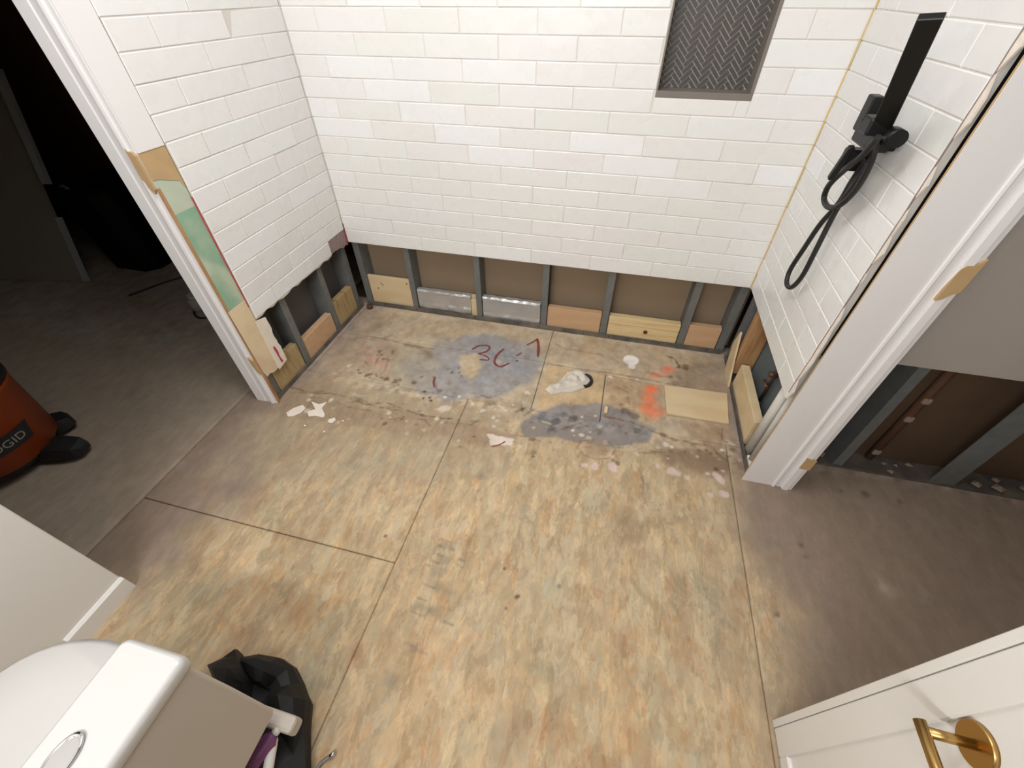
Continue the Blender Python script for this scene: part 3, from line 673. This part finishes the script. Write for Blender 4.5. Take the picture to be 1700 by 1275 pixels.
# right framing
X0, X1 = W+.026, W+.116
cstud('y', -.805, .036, X0+.014, X1, .002, H+.02, -1, wall_right)
cstud('y', -.04, .034, X0, X1, .002, H-.004, -1, wall_right)
tr = MB(); tr.box(X0-.006, X0-.003, -.815, 0, 0, .030); tr.box(X0-.003, X1, -.815, 0, 0, .0018)
tr.build('bottom_track', 'galv_dark', wall_right, 'dirty galvanized floor track')
MB().box(W+.118, W+.130, -DR+.02, .11, 0, CEIL).build('cavity_board', 'blue_board', wall_right, 'blue grey board at the back of the cavity')
MB().box(W+.027, W+.114, -.165, -.120, .03, H-.006, .002).build('wood_stud', 'pine_v', wall_right, 'orange toned wood stud')
MB().prism([(-.245,.002),(-.115,.002),(-.06,.15),(-.09,.24),(-.16,.12)], 'x', W+.010, W+.020).build('wood_scrap', 'ply', wall_right)
MB().box(W+.028, W+.066, -.62, -.235, .004, .150, .002).build('wood_block', 'ply', wall_right, 'pale wood block lying in the wall')
MB().tube([(W+.045,-.668,.0),(W+.045,-.668,.60)], .021, 16).build('waste_pipe', 'white_plastic', wall_right, 'white plastic pipe')
MB().tube([(W+.045,-.725,.0),(W+.045,-.722,.60)], .014, 12).build('supply_pipe', 'white_plastic', wall_right)
v = MB(); v.tube([(W+.10,-.42,.10),(W+.10,-.42,.40)], .008, 10); v.tube([(W+.075,-.42,.26),(W+.11,-.42,.26)], .013, 12); v.tube([(W+.085,-.445,.20),(W+.085,-.395,.20)], .009, 10)
v.build('copper_valve', 'copper', wall_right, 'tarnished copper valve')
MB().box(W+.03,W+.055,-.76,-.70,.0,.03,.003).build('wood_shim', 'plaster', wall_right)

# ------------------------------------------------------------------ casings
def profile(pts, z0, z1, name, m, parent=None):
    mb = MB(); mb.prism(pts, 'z', z0, z1); return mb.build(name, m, parent, fix=parent is None)
# left casing (front plane y=-DL)
y = -DL; b = y+.014
trim_1 = structure(profile([(-.131,b),(-.131,y+.004),(-.127,y),(-.078,y),(-.074,y+.003),(-.072,y+.003),(-.048,y+.001),(-.046,y-.004),(-.036,y-.006),(-.028,y-.004),(-.026,y+.002),(-.008,y+.002),(-.008,b)], 0, CEIL, 'trim_1', 'paint'))
MB().box(-.0075, -.0055, y+.0008, b, .0, 1.02).build('raw_casing_edge', 'pine_v', trim_1, 'raw tan inner edge')
MB().prism(jag((-.034,1.14),(-.008,1.12),3,.004,1)+[(-.006,1.02)]+jag((-.014,1.005),(-.036,1.05),4,.003,2), 'y', y-.0064, y+.001).build('bare_patch', 'mdf', trim_1, 'bare tan patch where paint tore off')
MB().prism(jag((-.030,.30),(-.006,.285),3,.003,4)+[(-.004,.20)]+jag((-.010,.20),(-.026,.25),3,.003,5), 'y', y-.0070, y+.001).build('bare_patch', 'mdf', trim_1)
# right casing (front plane y=-DR)
y = -DR; b = y+.007
trim_2 = structure(profile([(W+.001,b),(W+.001,y),(W+.116,y),(W+.118,y-.005),(W+.124,y-.0065),(W+.128,y-.003),(W+.130,y+.001),(W+.152,y+.001),(W+.154,y-.010),(W+.174,y-.011),(W+.176,y-.006),(W+.190,y-.005),(W+.191,b)], 0, CEIL, 'trim_2', 'paint'))
MB().box(W-.0008, W+.0008, y+.002, y+.006, 0, CEIL).build('raw_casing_edge', 'mdf', trim_2, 'raw tan inner edge')
MB().prism(jag((W+.152,.90),(W+.190,.93),3,.003,1)+jag((W+.191,1.02),(W+.154,.99),4,.004,2), 'y', y-.0125, y-.003).build('bare_patch', 'mdf', trim_2, 'bare tan patch on the outer band')
MB().prism([(W+.154,.150),(W+.191,.148),(W+.191,.206),(W+.154,.215)], 'y', y-.0125, y-.003).build('bare_patch', 'mdf', trim_2)
# partition end studs behind the casing
structure(MB().box(W+.135, W+.185, -DR+.016, -.68, 0, CEIL).build('trim_4', 'sub'))

# ------------------------------------------------------------------ grey wall at the right, cut open at the bottom
GY = -.667
wall_right_room = structure(MB().box(W+.19, 4.0, GY, GY+.014, .575, CEIL).build('wall_right_room', 'grey_paint', fix=True))
wr = wall_right_room
cstud('x', 2.545, .036, GY+.016, GY+.106, .002, .60, -1, wr)
MB().box(2.905, 2.995, GY+.016, GY+.020, .0, .60).build('metal_stud', 'galv', wr); MB().box(2.993, 2.995, GY+.02, GY+.10, 0, .60).build('stud_web', 'galv', wr)
cstud('x', 3.36, .036, GY+.016, GY+.106, .002, .60, -1, wr)
MB().box(W+.19, 4.0, GY+.108, GY+.120, 0, CEIL).build('back_board', 'dark_brown', wr, 'brown board seen through the cut opening')
MB().tube([(2.705,GY+.09,.0),(2.70,GY+.09,.60)], .016, 8).build('rusty_pipe', 'rust', wr, 'rusty pipe with glue dabs')
for z in (.05,.26,.36): MB().box(2.69,2.72,GY+.07,GY+.085,z,z+.03,.008).build('glue_dab', 'rubble', wr)
MB().box(W+.19, 4.0, GY+.010, GY+.106, .0, .012).build('bottom_track', 'galv_dark', wr)
rb = thing('rubble_heap', (2.85, GY+.05, .012), 'grey broken rubble strewn along the foot of the cut open wall', 'rubble')
k = 0
for i in range(34):
    x = random.uniform(2.42, 3.3); yy = GY+random.uniform(.022,.085); s = random.uniform(.010,.026)
    if abs(x-2.563) < .05 or abs(x-2.95) < .08 or abs(x-2.70) < .045: continue
    r = random.Random(i); base = [(1,0,0),(-1,0,0),(0,1,0),(0,-1,0),(0,0,1),(0,0,-1)]
    vs = [(x+p[0]*s*r.uniform(.7,1.3), yy+p[1]*s*r.uniform(.6,1), .012+s*.55+p[2]*s*.55) for p in base]
    MB().add(vs, [(0,2,4),(2,1,4),(1,3,4),(3,0,4),(2,0,5),(1,2,5),(3,1,5),(0,3,5)]).build('rubble_piece', 'rubble', rb)
# outer shell
structure(MB().box(4.0, 4.1, -3.3, 1.0, 0, CEIL).build('wall_right_outer', 'grey_paint', fix=True))
structure(MB().box(-4.7, 4.1, -3.3, -3.2, 0, CEIL).build('wall_front', 'grey_paint', fix=True))
structure(MB().box(-4.7, -4.6, -3.2, .9, 0, CEIL).build('wall_left_outer', 'hall_wall', fix=True))
structure(MB().box(-4.7, -.129, .62, .72, 0, CEIL).build('wall_hall_back', 'hall_wall', fix=True))
structure(MB().box(-4.7, 4.1, -3.3, 1.0, CEIL, CEIL+.1).build('ceiling', 'white_wall', fix=True))
# wall left of the camera with the doorway to the hall
WX = .05; WY = -1.772
wfl = structure(MB().box(-.07, WX, -3.2, WY, 0, CEIL, .004).build('wall_front_left', 'cab', fix=True))
MB().prism([(WX,0),(WX+.012,0),(WX+.012,.062),(WX+.004,.070),(WX,.070)], 'y', -1.965, WY+.0005).build('baseboard_left', 'cab', wfl, 'short painted baseboard end')
structure(MB().box(-.128, -.0, WY, -DL+.014, 2.05, CEIL).build('wall_door_header', 'white_wall', fix=True))

# ------------------------------------------------------------------ hand shower on the right wall
def curve(pts, n=8):
    P = [Vector(p) for p in pts]; Q = []
    for i in range(len(P)-1):
        p0 = P[max(i-1,0)]; p1 = P[i]; p2 = P[i+1]; p3 = P[min(i+2,len(P)-1)]
        for k in range(n):
            t = k/n; Q.append(.5*((2*p1)+(p2-p0)*t+(2*p0-5*p1+4*p2-p3)*t*t+(3*p1-p0-3*p2+p3)*t**3))
    Q.append(P[-1]); return Q
sh = thing('hand_shower', (W, -.52, 1.0), 'matte black hand shower with hose hanging on the white tiled right wall', 'shower')
def obox(center, ax, ay, az, sx, sy, sz, c=.002):
    mb = MB().box(-sx/2, sx/2, -sy/2, sy/2, -sz/2, sz/2, c)
    m = Matrix((ax, ay, az)).transposed().to_4x4(); m.translation = center; return mb.xf(m)
wt = onx(1547, 26, 2.00); wb = onx(1462, 215, 2.085)
az = (wt-wb).normalized(); ax = ((wt+wb)/2-CAM); ax = (ax-az*ax.dot(az)).normalized(); ay = az.cross(ax).normalized()
obox((wt+wb)/2, ax, ay, az, .016, .042, (wt-wb).length, .0015).build('shower_wand', 'black', sh)
EX = (Vector((1,0,0)), Vector((0,1,0)), Vector((0,0,1)))
c0 = onx(1448, 225, 2.10)
obox(Vector((W-.055, c0.y+.005, c0.z)), *EX, .05, .13, .055, .006).build('valve_body', 'black', sh)
obox(Vector((W-.015, c0.y, c0.z-.005)), *EX, .030, .05, .05, .004).build('wall_mount', 'black', sh)
c1 = onx(1444, 190, 2.10); obox(Vector((W-.06, c1.y+.01, c1.z)), *EX, .028, .045, .085, .004).build('holder', 'black', sh)
c3 = onx(1452, 208, 2.07); obox(c3, *EX, .045, .05, .04, .006).build('holder_clamp', 'black', sh)
c2 = onx(1483, 226, 2.10)
kb = MB(); kb.tube([(W-.06, c0.y-.05, c0.z),(W-.06, c2.y-.0, c2.z)], .012, 12); kb.tube([(W-.06, c2.y+.008, c2.z),(W-.06, c2.y-.030, c2.z)], .020, 20)
kb.build('knob', 'black', sh)
lv0 = onx(1415, 243, 2.06); lv1 = onx(1378, 297, 2.06); d = (lv0-lv1).normalized()
a2 = Vector((1,0,0)); a1 = d.cross(a2).normalized(); a2 = a1.cross(d)
obox((lv0+lv1)/2, a2, a1, d, .016, .018, (lv0-lv1).length, .003).build('lever', 'black', sh)
cm = onx(1405, 268, 2.10); obox(Vector((W-.05, cm.y-.012, cm.z+.01)), *EX, .055, .05, .055, .008).build('lever_hub', 'black', sh)
hp = [onx(1455,232,2.08), onx(1448,262,2.09), onx(1436,290,2.10), onx(1418,318,2.11), onx(1395,340,2.11), onx(1376,344,2.11), onx(1368,330,2.11), onx(1376,308,2.10), onx(1400,284,2.09), onx(1432,258,2.07), onx(1458,228,2.06)]
MB().tube(curve(hp), .0085, 10).build('hose', 'rubber', sh)
hp = [onx(1440,262,2.12), onx(1415,300,2.125), onx(1392,338,2.13), onx(1362,372,2.13), onx(1335,412,2.13), onx(1312,448,2.13), onx(1306,470,2.13), onx(1314,477,2.13), onx(1332,458,2.125), onx(1354,416,2.12), onx(1376,372,2.12), onx(1395,338,2.115), onx(1420,305,2.11), onx(1440,270,2.11)]
MB().tube(curve(hp), .0080, 10).build('hose', 'rubber', sh)
# slide rail close to the wall under the body
obox(Vector((W-.035, onx(1420,300,2.125).y, c0.z-.10)), *EX, .014, .024, .16, .003).build('slide_rail', 'black', sh)

# ------------------------------------------------------------------ toilet
TX0, TX1 = .742, .868; TY1 = -1.950; TYC = -2.115; TZ = .66
to = thing('toilet', (.62, TYC, 0), 'white porcelain toilet with chrome flush button, seen from above its tank', 'toilet')
def rrect(cx, cy, hx, hy, r, z, n=5):
    out = []
    for qx, qy, a0 in ((1,1,0),(-1,1,PI/2),(-1,-1,PI),(1,-1,3*PI/2)):
        for k in range(n+1):
            a = a0+PI/2*k/n; out.append((cx+qx*(hx-r)+r*math.cos(a), cy+qy*(hy-r)+r*math.sin(a), z))
    return out
cx = (TX0+TX1)/2; hx = (TX1-TX0)/2; hy = TY1-TYC
tk = MB(); tk.rings([rrect(cx+.004,TYC,hx*.95,hy*.93,.012,.245), rrect(cx,TYC,hx*.97,hy*.96,.012,.45), rrect(cx,TYC,hx*.97,hy*.97,.012,.625)])
tk.sm = [False]*len(tk.sm); tank = tk.build('tank', 'porcelain_back', to)
ld = MB(); ld.rings([rrect(cx-.002,TYC,hx+.002,hy+.002,.014,.628), rrect(cx-.002,TYC,hx+.004,hy+.004,.014,.634), rrect(cx-.002,TYC,hx+.004,hy+.004,.014,.650), rrect(cx-.002,TYC,hx+.001,hy+.001,.014,.657), rrect(cx-.002,TYC,hx-.004,hy-.004,.012,.660)])
lid = ld.build('tank_lid', 'porcelain', to)
bc = onz(100, 1262, .662)
fb = MB(); fb.rings([[(bc.x+.021*math.cos(a)*k, bc.y+.034*math.sin(a)*k, z) for a in [2*PI*i/28 for i in range(28)]] for k, z in ((1.0,.6605),(1.0,.664),(.86,.6655),(.80,.6635))])
fb.build('flush_button', 'chrome', lid, 'oval chrome flush button')
def ell(cx_, cy_, a, b, z, n=36, p=2.2): 
    out = []
    for i in range(n):
        t = 2*PI*i/n; c, s = math.cos(t), math.sin(t); out.append((cx_+a*abs(c)**(2/p)*(1 if c >= 0 else -1), cy_+b*abs(s)**(2/p)*(1 if s >= 0 else -1), z))
    return out
bx = .555
bo = MB(); bo.rings([ell(bx+.05,TYC,.20,.105,0), ell(bx+.05,TYC,.20,.105,.06), ell(bx+.04,TYC,.20,.11,.2), ell(bx+.01,TYC,.215,.145,.33), ell(bx,TYC,.235,.165,.385), ell(bx,TYC,.236,.166,.395), ell(bx,TYC,.19,.12,.396)])
bo.build('bowl', 'porcelain', to)
st = MB(); st.rings([ell(bx,TYC,.236,.168,.397), ell(bx,TYC,.238,.170,.408), ell(bx,TYC,.232,.164,.414)]); st.build('seat', 'porcelain', to)
sl = MB(); sl.rings([ell(bx,TYC,.236,.168,.416), ell(bx,TYC,.238,.170,.424), ell(bx,TYC,.225,.157,.434), ell(bx,TYC,.12,.08,.438)]); sl.build('seat_cover', 'porcelain', to)
ft = MB(); ft.rings([rrect(.66,TYC,.10,.112,.03,0), rrect(.66,TYC,.10,.112,.03,.12), rrect(.75,TYC,.10,.11,.03,.243)]); ft.build('pedestal', 'porcelain', to)
lp = onz(482, 1200, .17); MB().box(lp.x-.10, lp.x+.012, lp.y-.022, lp.y+.016, .12, .175, .010).build('trap_outlet', 'porcelain_back', to)

# ------------------------------------------------------------------ vanity
VX = 2.13; VY = -1.638
va = thing('vanity_cabinet', (VX+.27, VY-.4, 0), 'white painted vanity cabinet with recessed end panel at the lower right', 'cabinet')
MB().box(VX+.016, VX+.55, -2.75, VY-.004, .0, .86).build('carcass', 'cab', va)
MB().box(VX, VX+.016, VY-.0175, VY, 0, .86, .002).build('corner_post', 'cab', va)
MB().box(VX, VX+.016, VY-.082, VY-.0195, .004, .86, .0025).build('stile', 'cab', va)
MB().box(VX, VX+.016, -2.70, VY-.082, .004, .05, .0025).build('bottom_rail', 'cab', va)
MB().box(VX, VX+.016, -2.70, VY-.082, .80, .86, .0025).build('top_rail', 'cab', va)
MB().box(VX+.009, VX+.016, -2.70, VY-.082, .05, .80).build('end_panel', 'cab', va)
MB().box(VX+.002, VX+.56, -2.76, VY-.001, .861, .885, .003).build('countertop', 'porcelain', va)
ph = onx(1620, 1237, VX+.004)
tp = thing('paper_holder', (VX+.009, ph.y, ph.z), 'brushed brass paper holder on the end of the white vanity', 'paper holder')
MB().tube([(VX+.009,ph.y,ph.z),(VX+.001,ph.y,ph.z)], [.033,.032], 32).build('rosette', 'brass', tp)
MB().tube([(VX+.001,ph.y,ph.z),(VX-.062,ph.y,ph.z)], .0075, 14).build('post', 'brass', tp)
MB().tube([(VX-.066,ph.y+.014,ph.z),(VX-.066,ph.y-.13,ph.z)], .0085, 16).build('bar', 'brass', tp)

# ------------------------------------------------------------------ black bag under the toilet
bgc = onz(462, 1185)
bag = thing('trash_bag', (bgc.x, bgc.y, 0), 'open black plastic bag with rubbish behind the toilet', 'bag')
ol = [(360,1112),(385,1098),(403,1085),(410,1096),(445,1091),(478,1102),(500,1112),(512,1140),(522,1170),(524,1215),(520,1290),(470,1330),(432,1310),(408,1240),(372,1150)]
OP = [onz(*p).xy for p in ol]; cc = sum(OP, Vector((0,0)))/len(OP)
rb_ = []; NB = len(OP)
for zf, k in ((0,.94),(.03,1.0),(.06,.96),(.085,.80),(.095,.55),(.085,.28)):
    rb_.append([(cc.x+(p.x-cc.x)*k*(1+.04*math.sin(i*2.3+k*9)), cc.y+(p.y-cc.y)*k*(1+.04*math.sin(i*2.3+k*9)), .002+zf*(1+.25*math.sin(i*1.7))) for i, p in enumerate(OP)])
MB().rings(rb_, cap=(True,True), smooth=False).build('bag_skin', 'bag', bag)
def bottle(u, v, m, capm, label, ang, ln, r, z=.05):
    c = onz(u, v, z); d = Vector((math.cos(ang), math.sin(ang), .25)).normalized()
    o = thing('bottle', (c.x, c.y, c.z), label, 'bottle')
    MB().tube([c-d*ln/2, c-d*ln*.45, c+d*ln*.25, c+d*ln*.36, c+d*ln*.38], [r*.7, r, r, r*.5, r*.4], 14).build('bottle_body', m, o)
    MB().tube([c+d*ln*.38, c+d*ln*.5], r*.5, 12).build('cap', capm, o)
bottle(432, 1250, 'purple', 'white_plastic', 'purple bottle lying in the black bag', 1.2, .12, .020, .150)
bottle(450, 1248, 'white_plastic', 'white_plastic', 'pale bottle lying in the black bag', 1.9, .09, .012, .145)
# metal fitting on the floor
f0 = onz(556, 1250, .008); f1 = onz(532, 1268, .008)
ftg = thing('faucet_hose_end', (f0.x, f0.y, 0), 'short silver hose end lying on the floor beside the black bag', 'hose')
MB().tube([f0, f0.lerp(f1,.35)], .0065, 10).build('nut', 'chrome', ftg); MB().tube(curve([f0.lerp(f1,.35), f1, onz(520,1290,.008)]), .0045, 8).build('hose', 'galv', ftg)

# ------------------------------------------------------------------ loose things on the alcove floor
q = [onz(1103,639,.012).xy, onz(1207,653,.012).xy, onz(1210,703,.012).xy, onz(1107,686,.012).xy]
tag(MB().prism([tuple(p) for p in q], 'z', .002, .012).build('plywood_scrap', 'ply'), 'pale rectangular plywood scrap beside the orange paint mark', 'board')
pg = onz(1005, 682); tag(MB().box(pg.x-.006, pg.x+.010, pg.y-.02, pg.y+.022, .001, .012, .002).build('wood_peg', 'pine'), 'small wooden peg on the dark grey floor patch', 'wood piece')
rc = onz(948, 633); rag = thing('rag', (rc.x, rc.y, 0), 'crumpled white rag with a black ring on the bare floor', 'rag')
prof = [onz(*p).xy for p in [(906,648),(912,642),(920,643),(932,630),(942,620),(958,615),(972,620),(978,634),(970,646),(950,652),(930,653),(915,655)]]
c_ = sum(prof, Vector((0,0)))/len(prof); rr = []
for kk, zf in ((1,.001),(1.0,.008),(.8,.016),(.62,.010),(.45,.022),(.25,.018),(.08,.026)):
    rr.append([(c_.x+(p.x-c_.x)*kk+random.uniform(-.004,.004), c_.y+(p.y-c_.y)*kk+random.uniform(-.004,.004), zf+random.uniform(0,.008 if kk < 1 else .001)) for p in prof])
MB().rings(rr, smooth=False).build('cloth', 'cloth', rag)
rg = onz(972, 634); cp = [(rg.x-.012+.042*math.cos(a), rg.y+.042*math.sin(a)*1.0, .008+.004*math.sin(a*2)) for a in [-1.9+i*.22 for i in range(19)]]
MB().tube(cp, .0085, 8).build('ring', 'rubber', rag, 'black rubber ring')
def scrap(pts, label, th=.003, m='plaster'):
    P = [onz(*p).xy for p in pts]
    return tag(MB().prism([tuple(p) for p in P], 'z', .0012, .0012+th).build('plaster_scrap', m), label, 'scrap')
scrap([(510,684),(524,680),(517,667),(530,672),(543,668),(535,678),(540,690),(537,694),(524,691),(513,692)], 'star shaped white plaster scrap in front of the left wall end')
scrap([(476,686),(488,678),(503,673),(508,678),(500,686),(486,692),(478,692)], 'cream paper scrap just left of the star shaped plaster scrap')
scrap([(546,697),(556,694),(558,698),(552,703),(545,702)], 'tiny white plaster scrap right of the star shaped scrap')
for u, v, lb_ in [(478,687,'tiny white crumb at the left tip of the cream paper scrap'),(507,708,'tiny white crumb nearest below the star shaped plaster scrap'),(539,718,'tiny white crumb farthest in front of the star shaped plaster scrap'),(570,700,'rightmost tiny white crumb, right of the small plaster scrap')]:
    c = onz(u, v); s = .0055
    tag(MB().box(c.x-s, c.x+s, c.y-s*.7, c.y+s*.8, .001, .009, .002).build('plaster_crumb', 'plaster'), lb_, 'crumb')
cn = onz(612, 513, .01); MB().tube([(.030,-.012,.0),(.030,-.012,.022)], [.020,.016], 14).build('pipe_stub', 'rust', wall_back, 'brown pipe stub in the corner')

# ------------------------------------------------------------------ hall: vacuum, bag, panel, cord
vc = (-.93, -1.47)
vac = thing('shop_vacuum', (vc[0], vc[1], 0), 'orange shop vacuum with black wheeled feet in the dark hall', 'vacuum')
def circ(r, z, n=40): return [(vc[0]+r*math.cos(2*PI*i/n), vc[1]+r*math.sin(2*PI*i/n), z) for i in range(n)]
drum = MB().rings([circ(.19,.07), circ(.203,.08), circ(.218,.36), circ(.222,.365), circ(.222,.385)]).build('drum', 'orange', vac)
MB().rings([circ(.226,.386), circ(.226,.41), circ(.20,.47), circ(.12,.52), circ(.05,.53)]).build('motor_head', 'rubber', vac)
MB().rings([circ(.178,.045), circ(.185,.068)]).build('base_ring', 'rubber', vac)
for a, ln in ((math.radians(20),.16),(math.radians(72),.08),(math.radians(-62),.09),(math.radians(150),.09)):
    d = Vector((math.cos(a), math.sin(a), 0)); n = Vector((-d.y, d.x, 0)); p = Vector((vc[0], vc[1], 0))+d*.17
    rg_ = []
    for t, wd, hz in ((0,.05,.085),(.5,.052,.085),(.85,.045,.075),(1.0,.022,.06)):
        c = p+d*ln*t; rg_.append([tuple(c+n*wd+Vector((0,0,.03))), tuple(c+n*wd*.8+Vector((0,0,hz))), tuple(c-n*wd*.8+Vector((0,0,hz))), tuple(c-n*wd+Vector((0,0,.03)))])
    f = MB().rings(rg_, smooth=False).build('caster_foot', 'rubber', vac)
    c = p+d*ln*.6; MB().tube([tuple(c-n*.012+Vector((0,0,.022))), tuple(c+n*.012+Vector((0,0,.022)))], .022, 16).build('wheel', 'rubber', f)
# label plate on the drum, facing the camera side
la = math.radians(-8)
def on_drum(s, z, off): 
    r = .203+.015*(z-.08)/.28+off; a = la+s/.2; return (vc[0]+r*math.cos(a), vc[1]+r*math.sin(a), z)
lm = MB(); n = 10; vs = []
for i in range(n+1):
    s = -.10+.20*i/n
    for z, o_ in ((.16,0),(.16,.004),(.23,.004),(.23,0)): vs.append(on_drum(s+(z-.195)*.25, z, o_))
lm.add(vs, [(i*4+k, i*4+k+1, (i+1)*4+k+1, (i+1)*4+k) for i in range(n) for k in range(3)]+[(0,1,2,3),(n*4+3,n*4+2,n*4+1,n*4)])
plate = lm.build('label_plate', 'rubber', drum, 'black label plate with pale lettering')
fc = bpy.data.curves.new('lettering', 'FONT'); fc.body = 'RIDGID'; fc.size = .045; fc.align_x = 'CENTER'; fc.align_y = 'CENTER'; fc.extrude = .0005
fo = bpy.data.objects.new('tmp', fc); COL.objects.link(fo); dg = bpy.context.evaluated_depsgraph_get(); me = bpy.data.meshes.new_from_object(fo.evaluated_get(dg)); bpy.data.objects.remove(fo)
lv = []
for v_ in me.vertices: lv.append(on_drum(v_.co.x, .195+v_.co.y, .0055+v_.co.z))
lb = MB(); lb.add(lv, [tuple(p_.vertices) for p_ in me.polygons]); po = Vector(plate['_o'])
lme = lb.mesh('lettering', (0,0,0)); 
for v_ in lme.vertices: v_.co = v_.co-Vector(drum['_o'])
lme.materials.append(M['letter']); lo = bpy.data.objects.new('lettering', lme); COL.objects.link(lo); lo.parent = drum; lo['label'] = 'pale letters RIDGID'

# black bin in the hall
b3 = onz(205, 450); bn = thing('storage_bin', (b3.x+.04, b3.y+.22, 0), 'large black bin standing in the dark hall by the grey panel', 'bin')
bx_, by_ = b3.x+.04, b3.y+.22
def orc(hx, hy, z, ch): return [(bx_-hx+ch,by_-hy,z),(bx_+hx-ch,by_-hy,z),(bx_+hx,by_-hy+ch,z),(bx_+hx,by_+hy-ch,z),(bx_+hx-ch,by_+hy,z),(bx_-hx+ch,by_+hy,z),(bx_-hx,by_+hy-ch,z),(bx_-hx,by_-hy+ch,z)]
MB().rings([orc(.20,.19,0,.07), orc(.215,.24,.52,.08)], smooth=False).build('bin_body', 'deep_black', bn)
MB().rings([orc(.222,.25,.521,.08), orc(.222,.25,.545,.08), orc(.19,.21,.57,.07)], smooth=False).build('bin_lid', 'deep_black', bn)
MB().tube([(bx_-.10,by_-.20,.572),(bx_-.06,by_-.21,.59),(bx_-.02,by_-.21,.572)], .008, 8).build('highlight_bar', 'galv', bn, 'pale bar standing in for a highlight on the bin')  # highlight on the black bin modelled as a pale bar
# leaning grey panel: bottom on the floor, top leaning back
pa = onz(145, 468); pb = onz(0, 464)
dx = (pb-pa).normalized(); lean = Vector((dx.y, -dx.x, 0)); lean = lean if lean.y > 0 else -lean
up = Vector((0,0,1))*math.cos(.30)+lean*math.sin(.30); nrm = dx.cross(up).normalized()
pn = thing('leaning_panel', tuple(pa), 'grey panel with pale edge leaning in the dark hall left of the bin', 'panel')
def slab(o, l, h, t, m, name, par):
    vs = [o, o+dx*l, o+dx*l+up*h, o+up*h]; vs = vs+[p-nrm*t for p in vs]
    return MB().add([tuple(p) for p in vs], [(0,1,2,3),(7,6,5,4),(0,4,5,1),(1,5,6,2),(2,6,7,3),(3,7,4,0)]).build(name, m, par)
sgn = 1 if nrm.y < 0 else -1
slab(pa+Vector((0,0,.004))+dx*.03, 1.3, 1.2, .02*sgn, 'hall_panel', 'panel_face', pn)
slab(pa+Vector((0,0,.004)), .028, .42, .024*sgn, 'panel_edge', 'edge_strip', pn)
slab(pa+up*.62+dx*-.03, .045, .6, .026*sgn, 'panel_edge', 'edge_strip', pn)
# cord and small things
cdp = [onz(214,491,.006), onz(240,481,.006), onz(270,470,.006), onz(300,461,.006), onz(330,455,.006)]
tag(MB().tube(curve(cdp,4), .006, 8).build('rod', 'rubber'), 'thin dark rod lying on the hall floor before the bin', 'rod')
hk = [onz(322,513,.006), onz(323,522,.006), onz(332,528,.006), onz(350,526,.006)]
tag(MB().tube(curve(hk,5), .006, 8).build('hook', 'rubber'), 'small dark hook on the hall floor behind the left casing', 'hook')
jc = onz(325, 507, .04)
jar = thing('glass_jar', (jc.x, jc.y, 0), 'pale rounded jar on the hall floor half hidden by the left casing', 'jar')
MB().rings([[(jc.x+r*math.cos(2*PI*i/24), jc.y+.03+r*math.sin(2*PI*i/24), z) for i in range(24)] for r, z in ((.04,0),(.055,.01),(.055,.07),(.04,.09))]).build('jar_body', 'hall_panel', jar)
MB().rings([[(jc.x+r*math.cos(2*PI*i/24), jc.y+.03+r*math.sin(2*PI*i/24), z) for i in range(24)] for r, z in ((.042,.0905),(.042,.105))]).build('jar_lid', 'panel_edge', jar)
for o in bpy.data.objects:
    if '_o' in o.keys(): del o['_o']
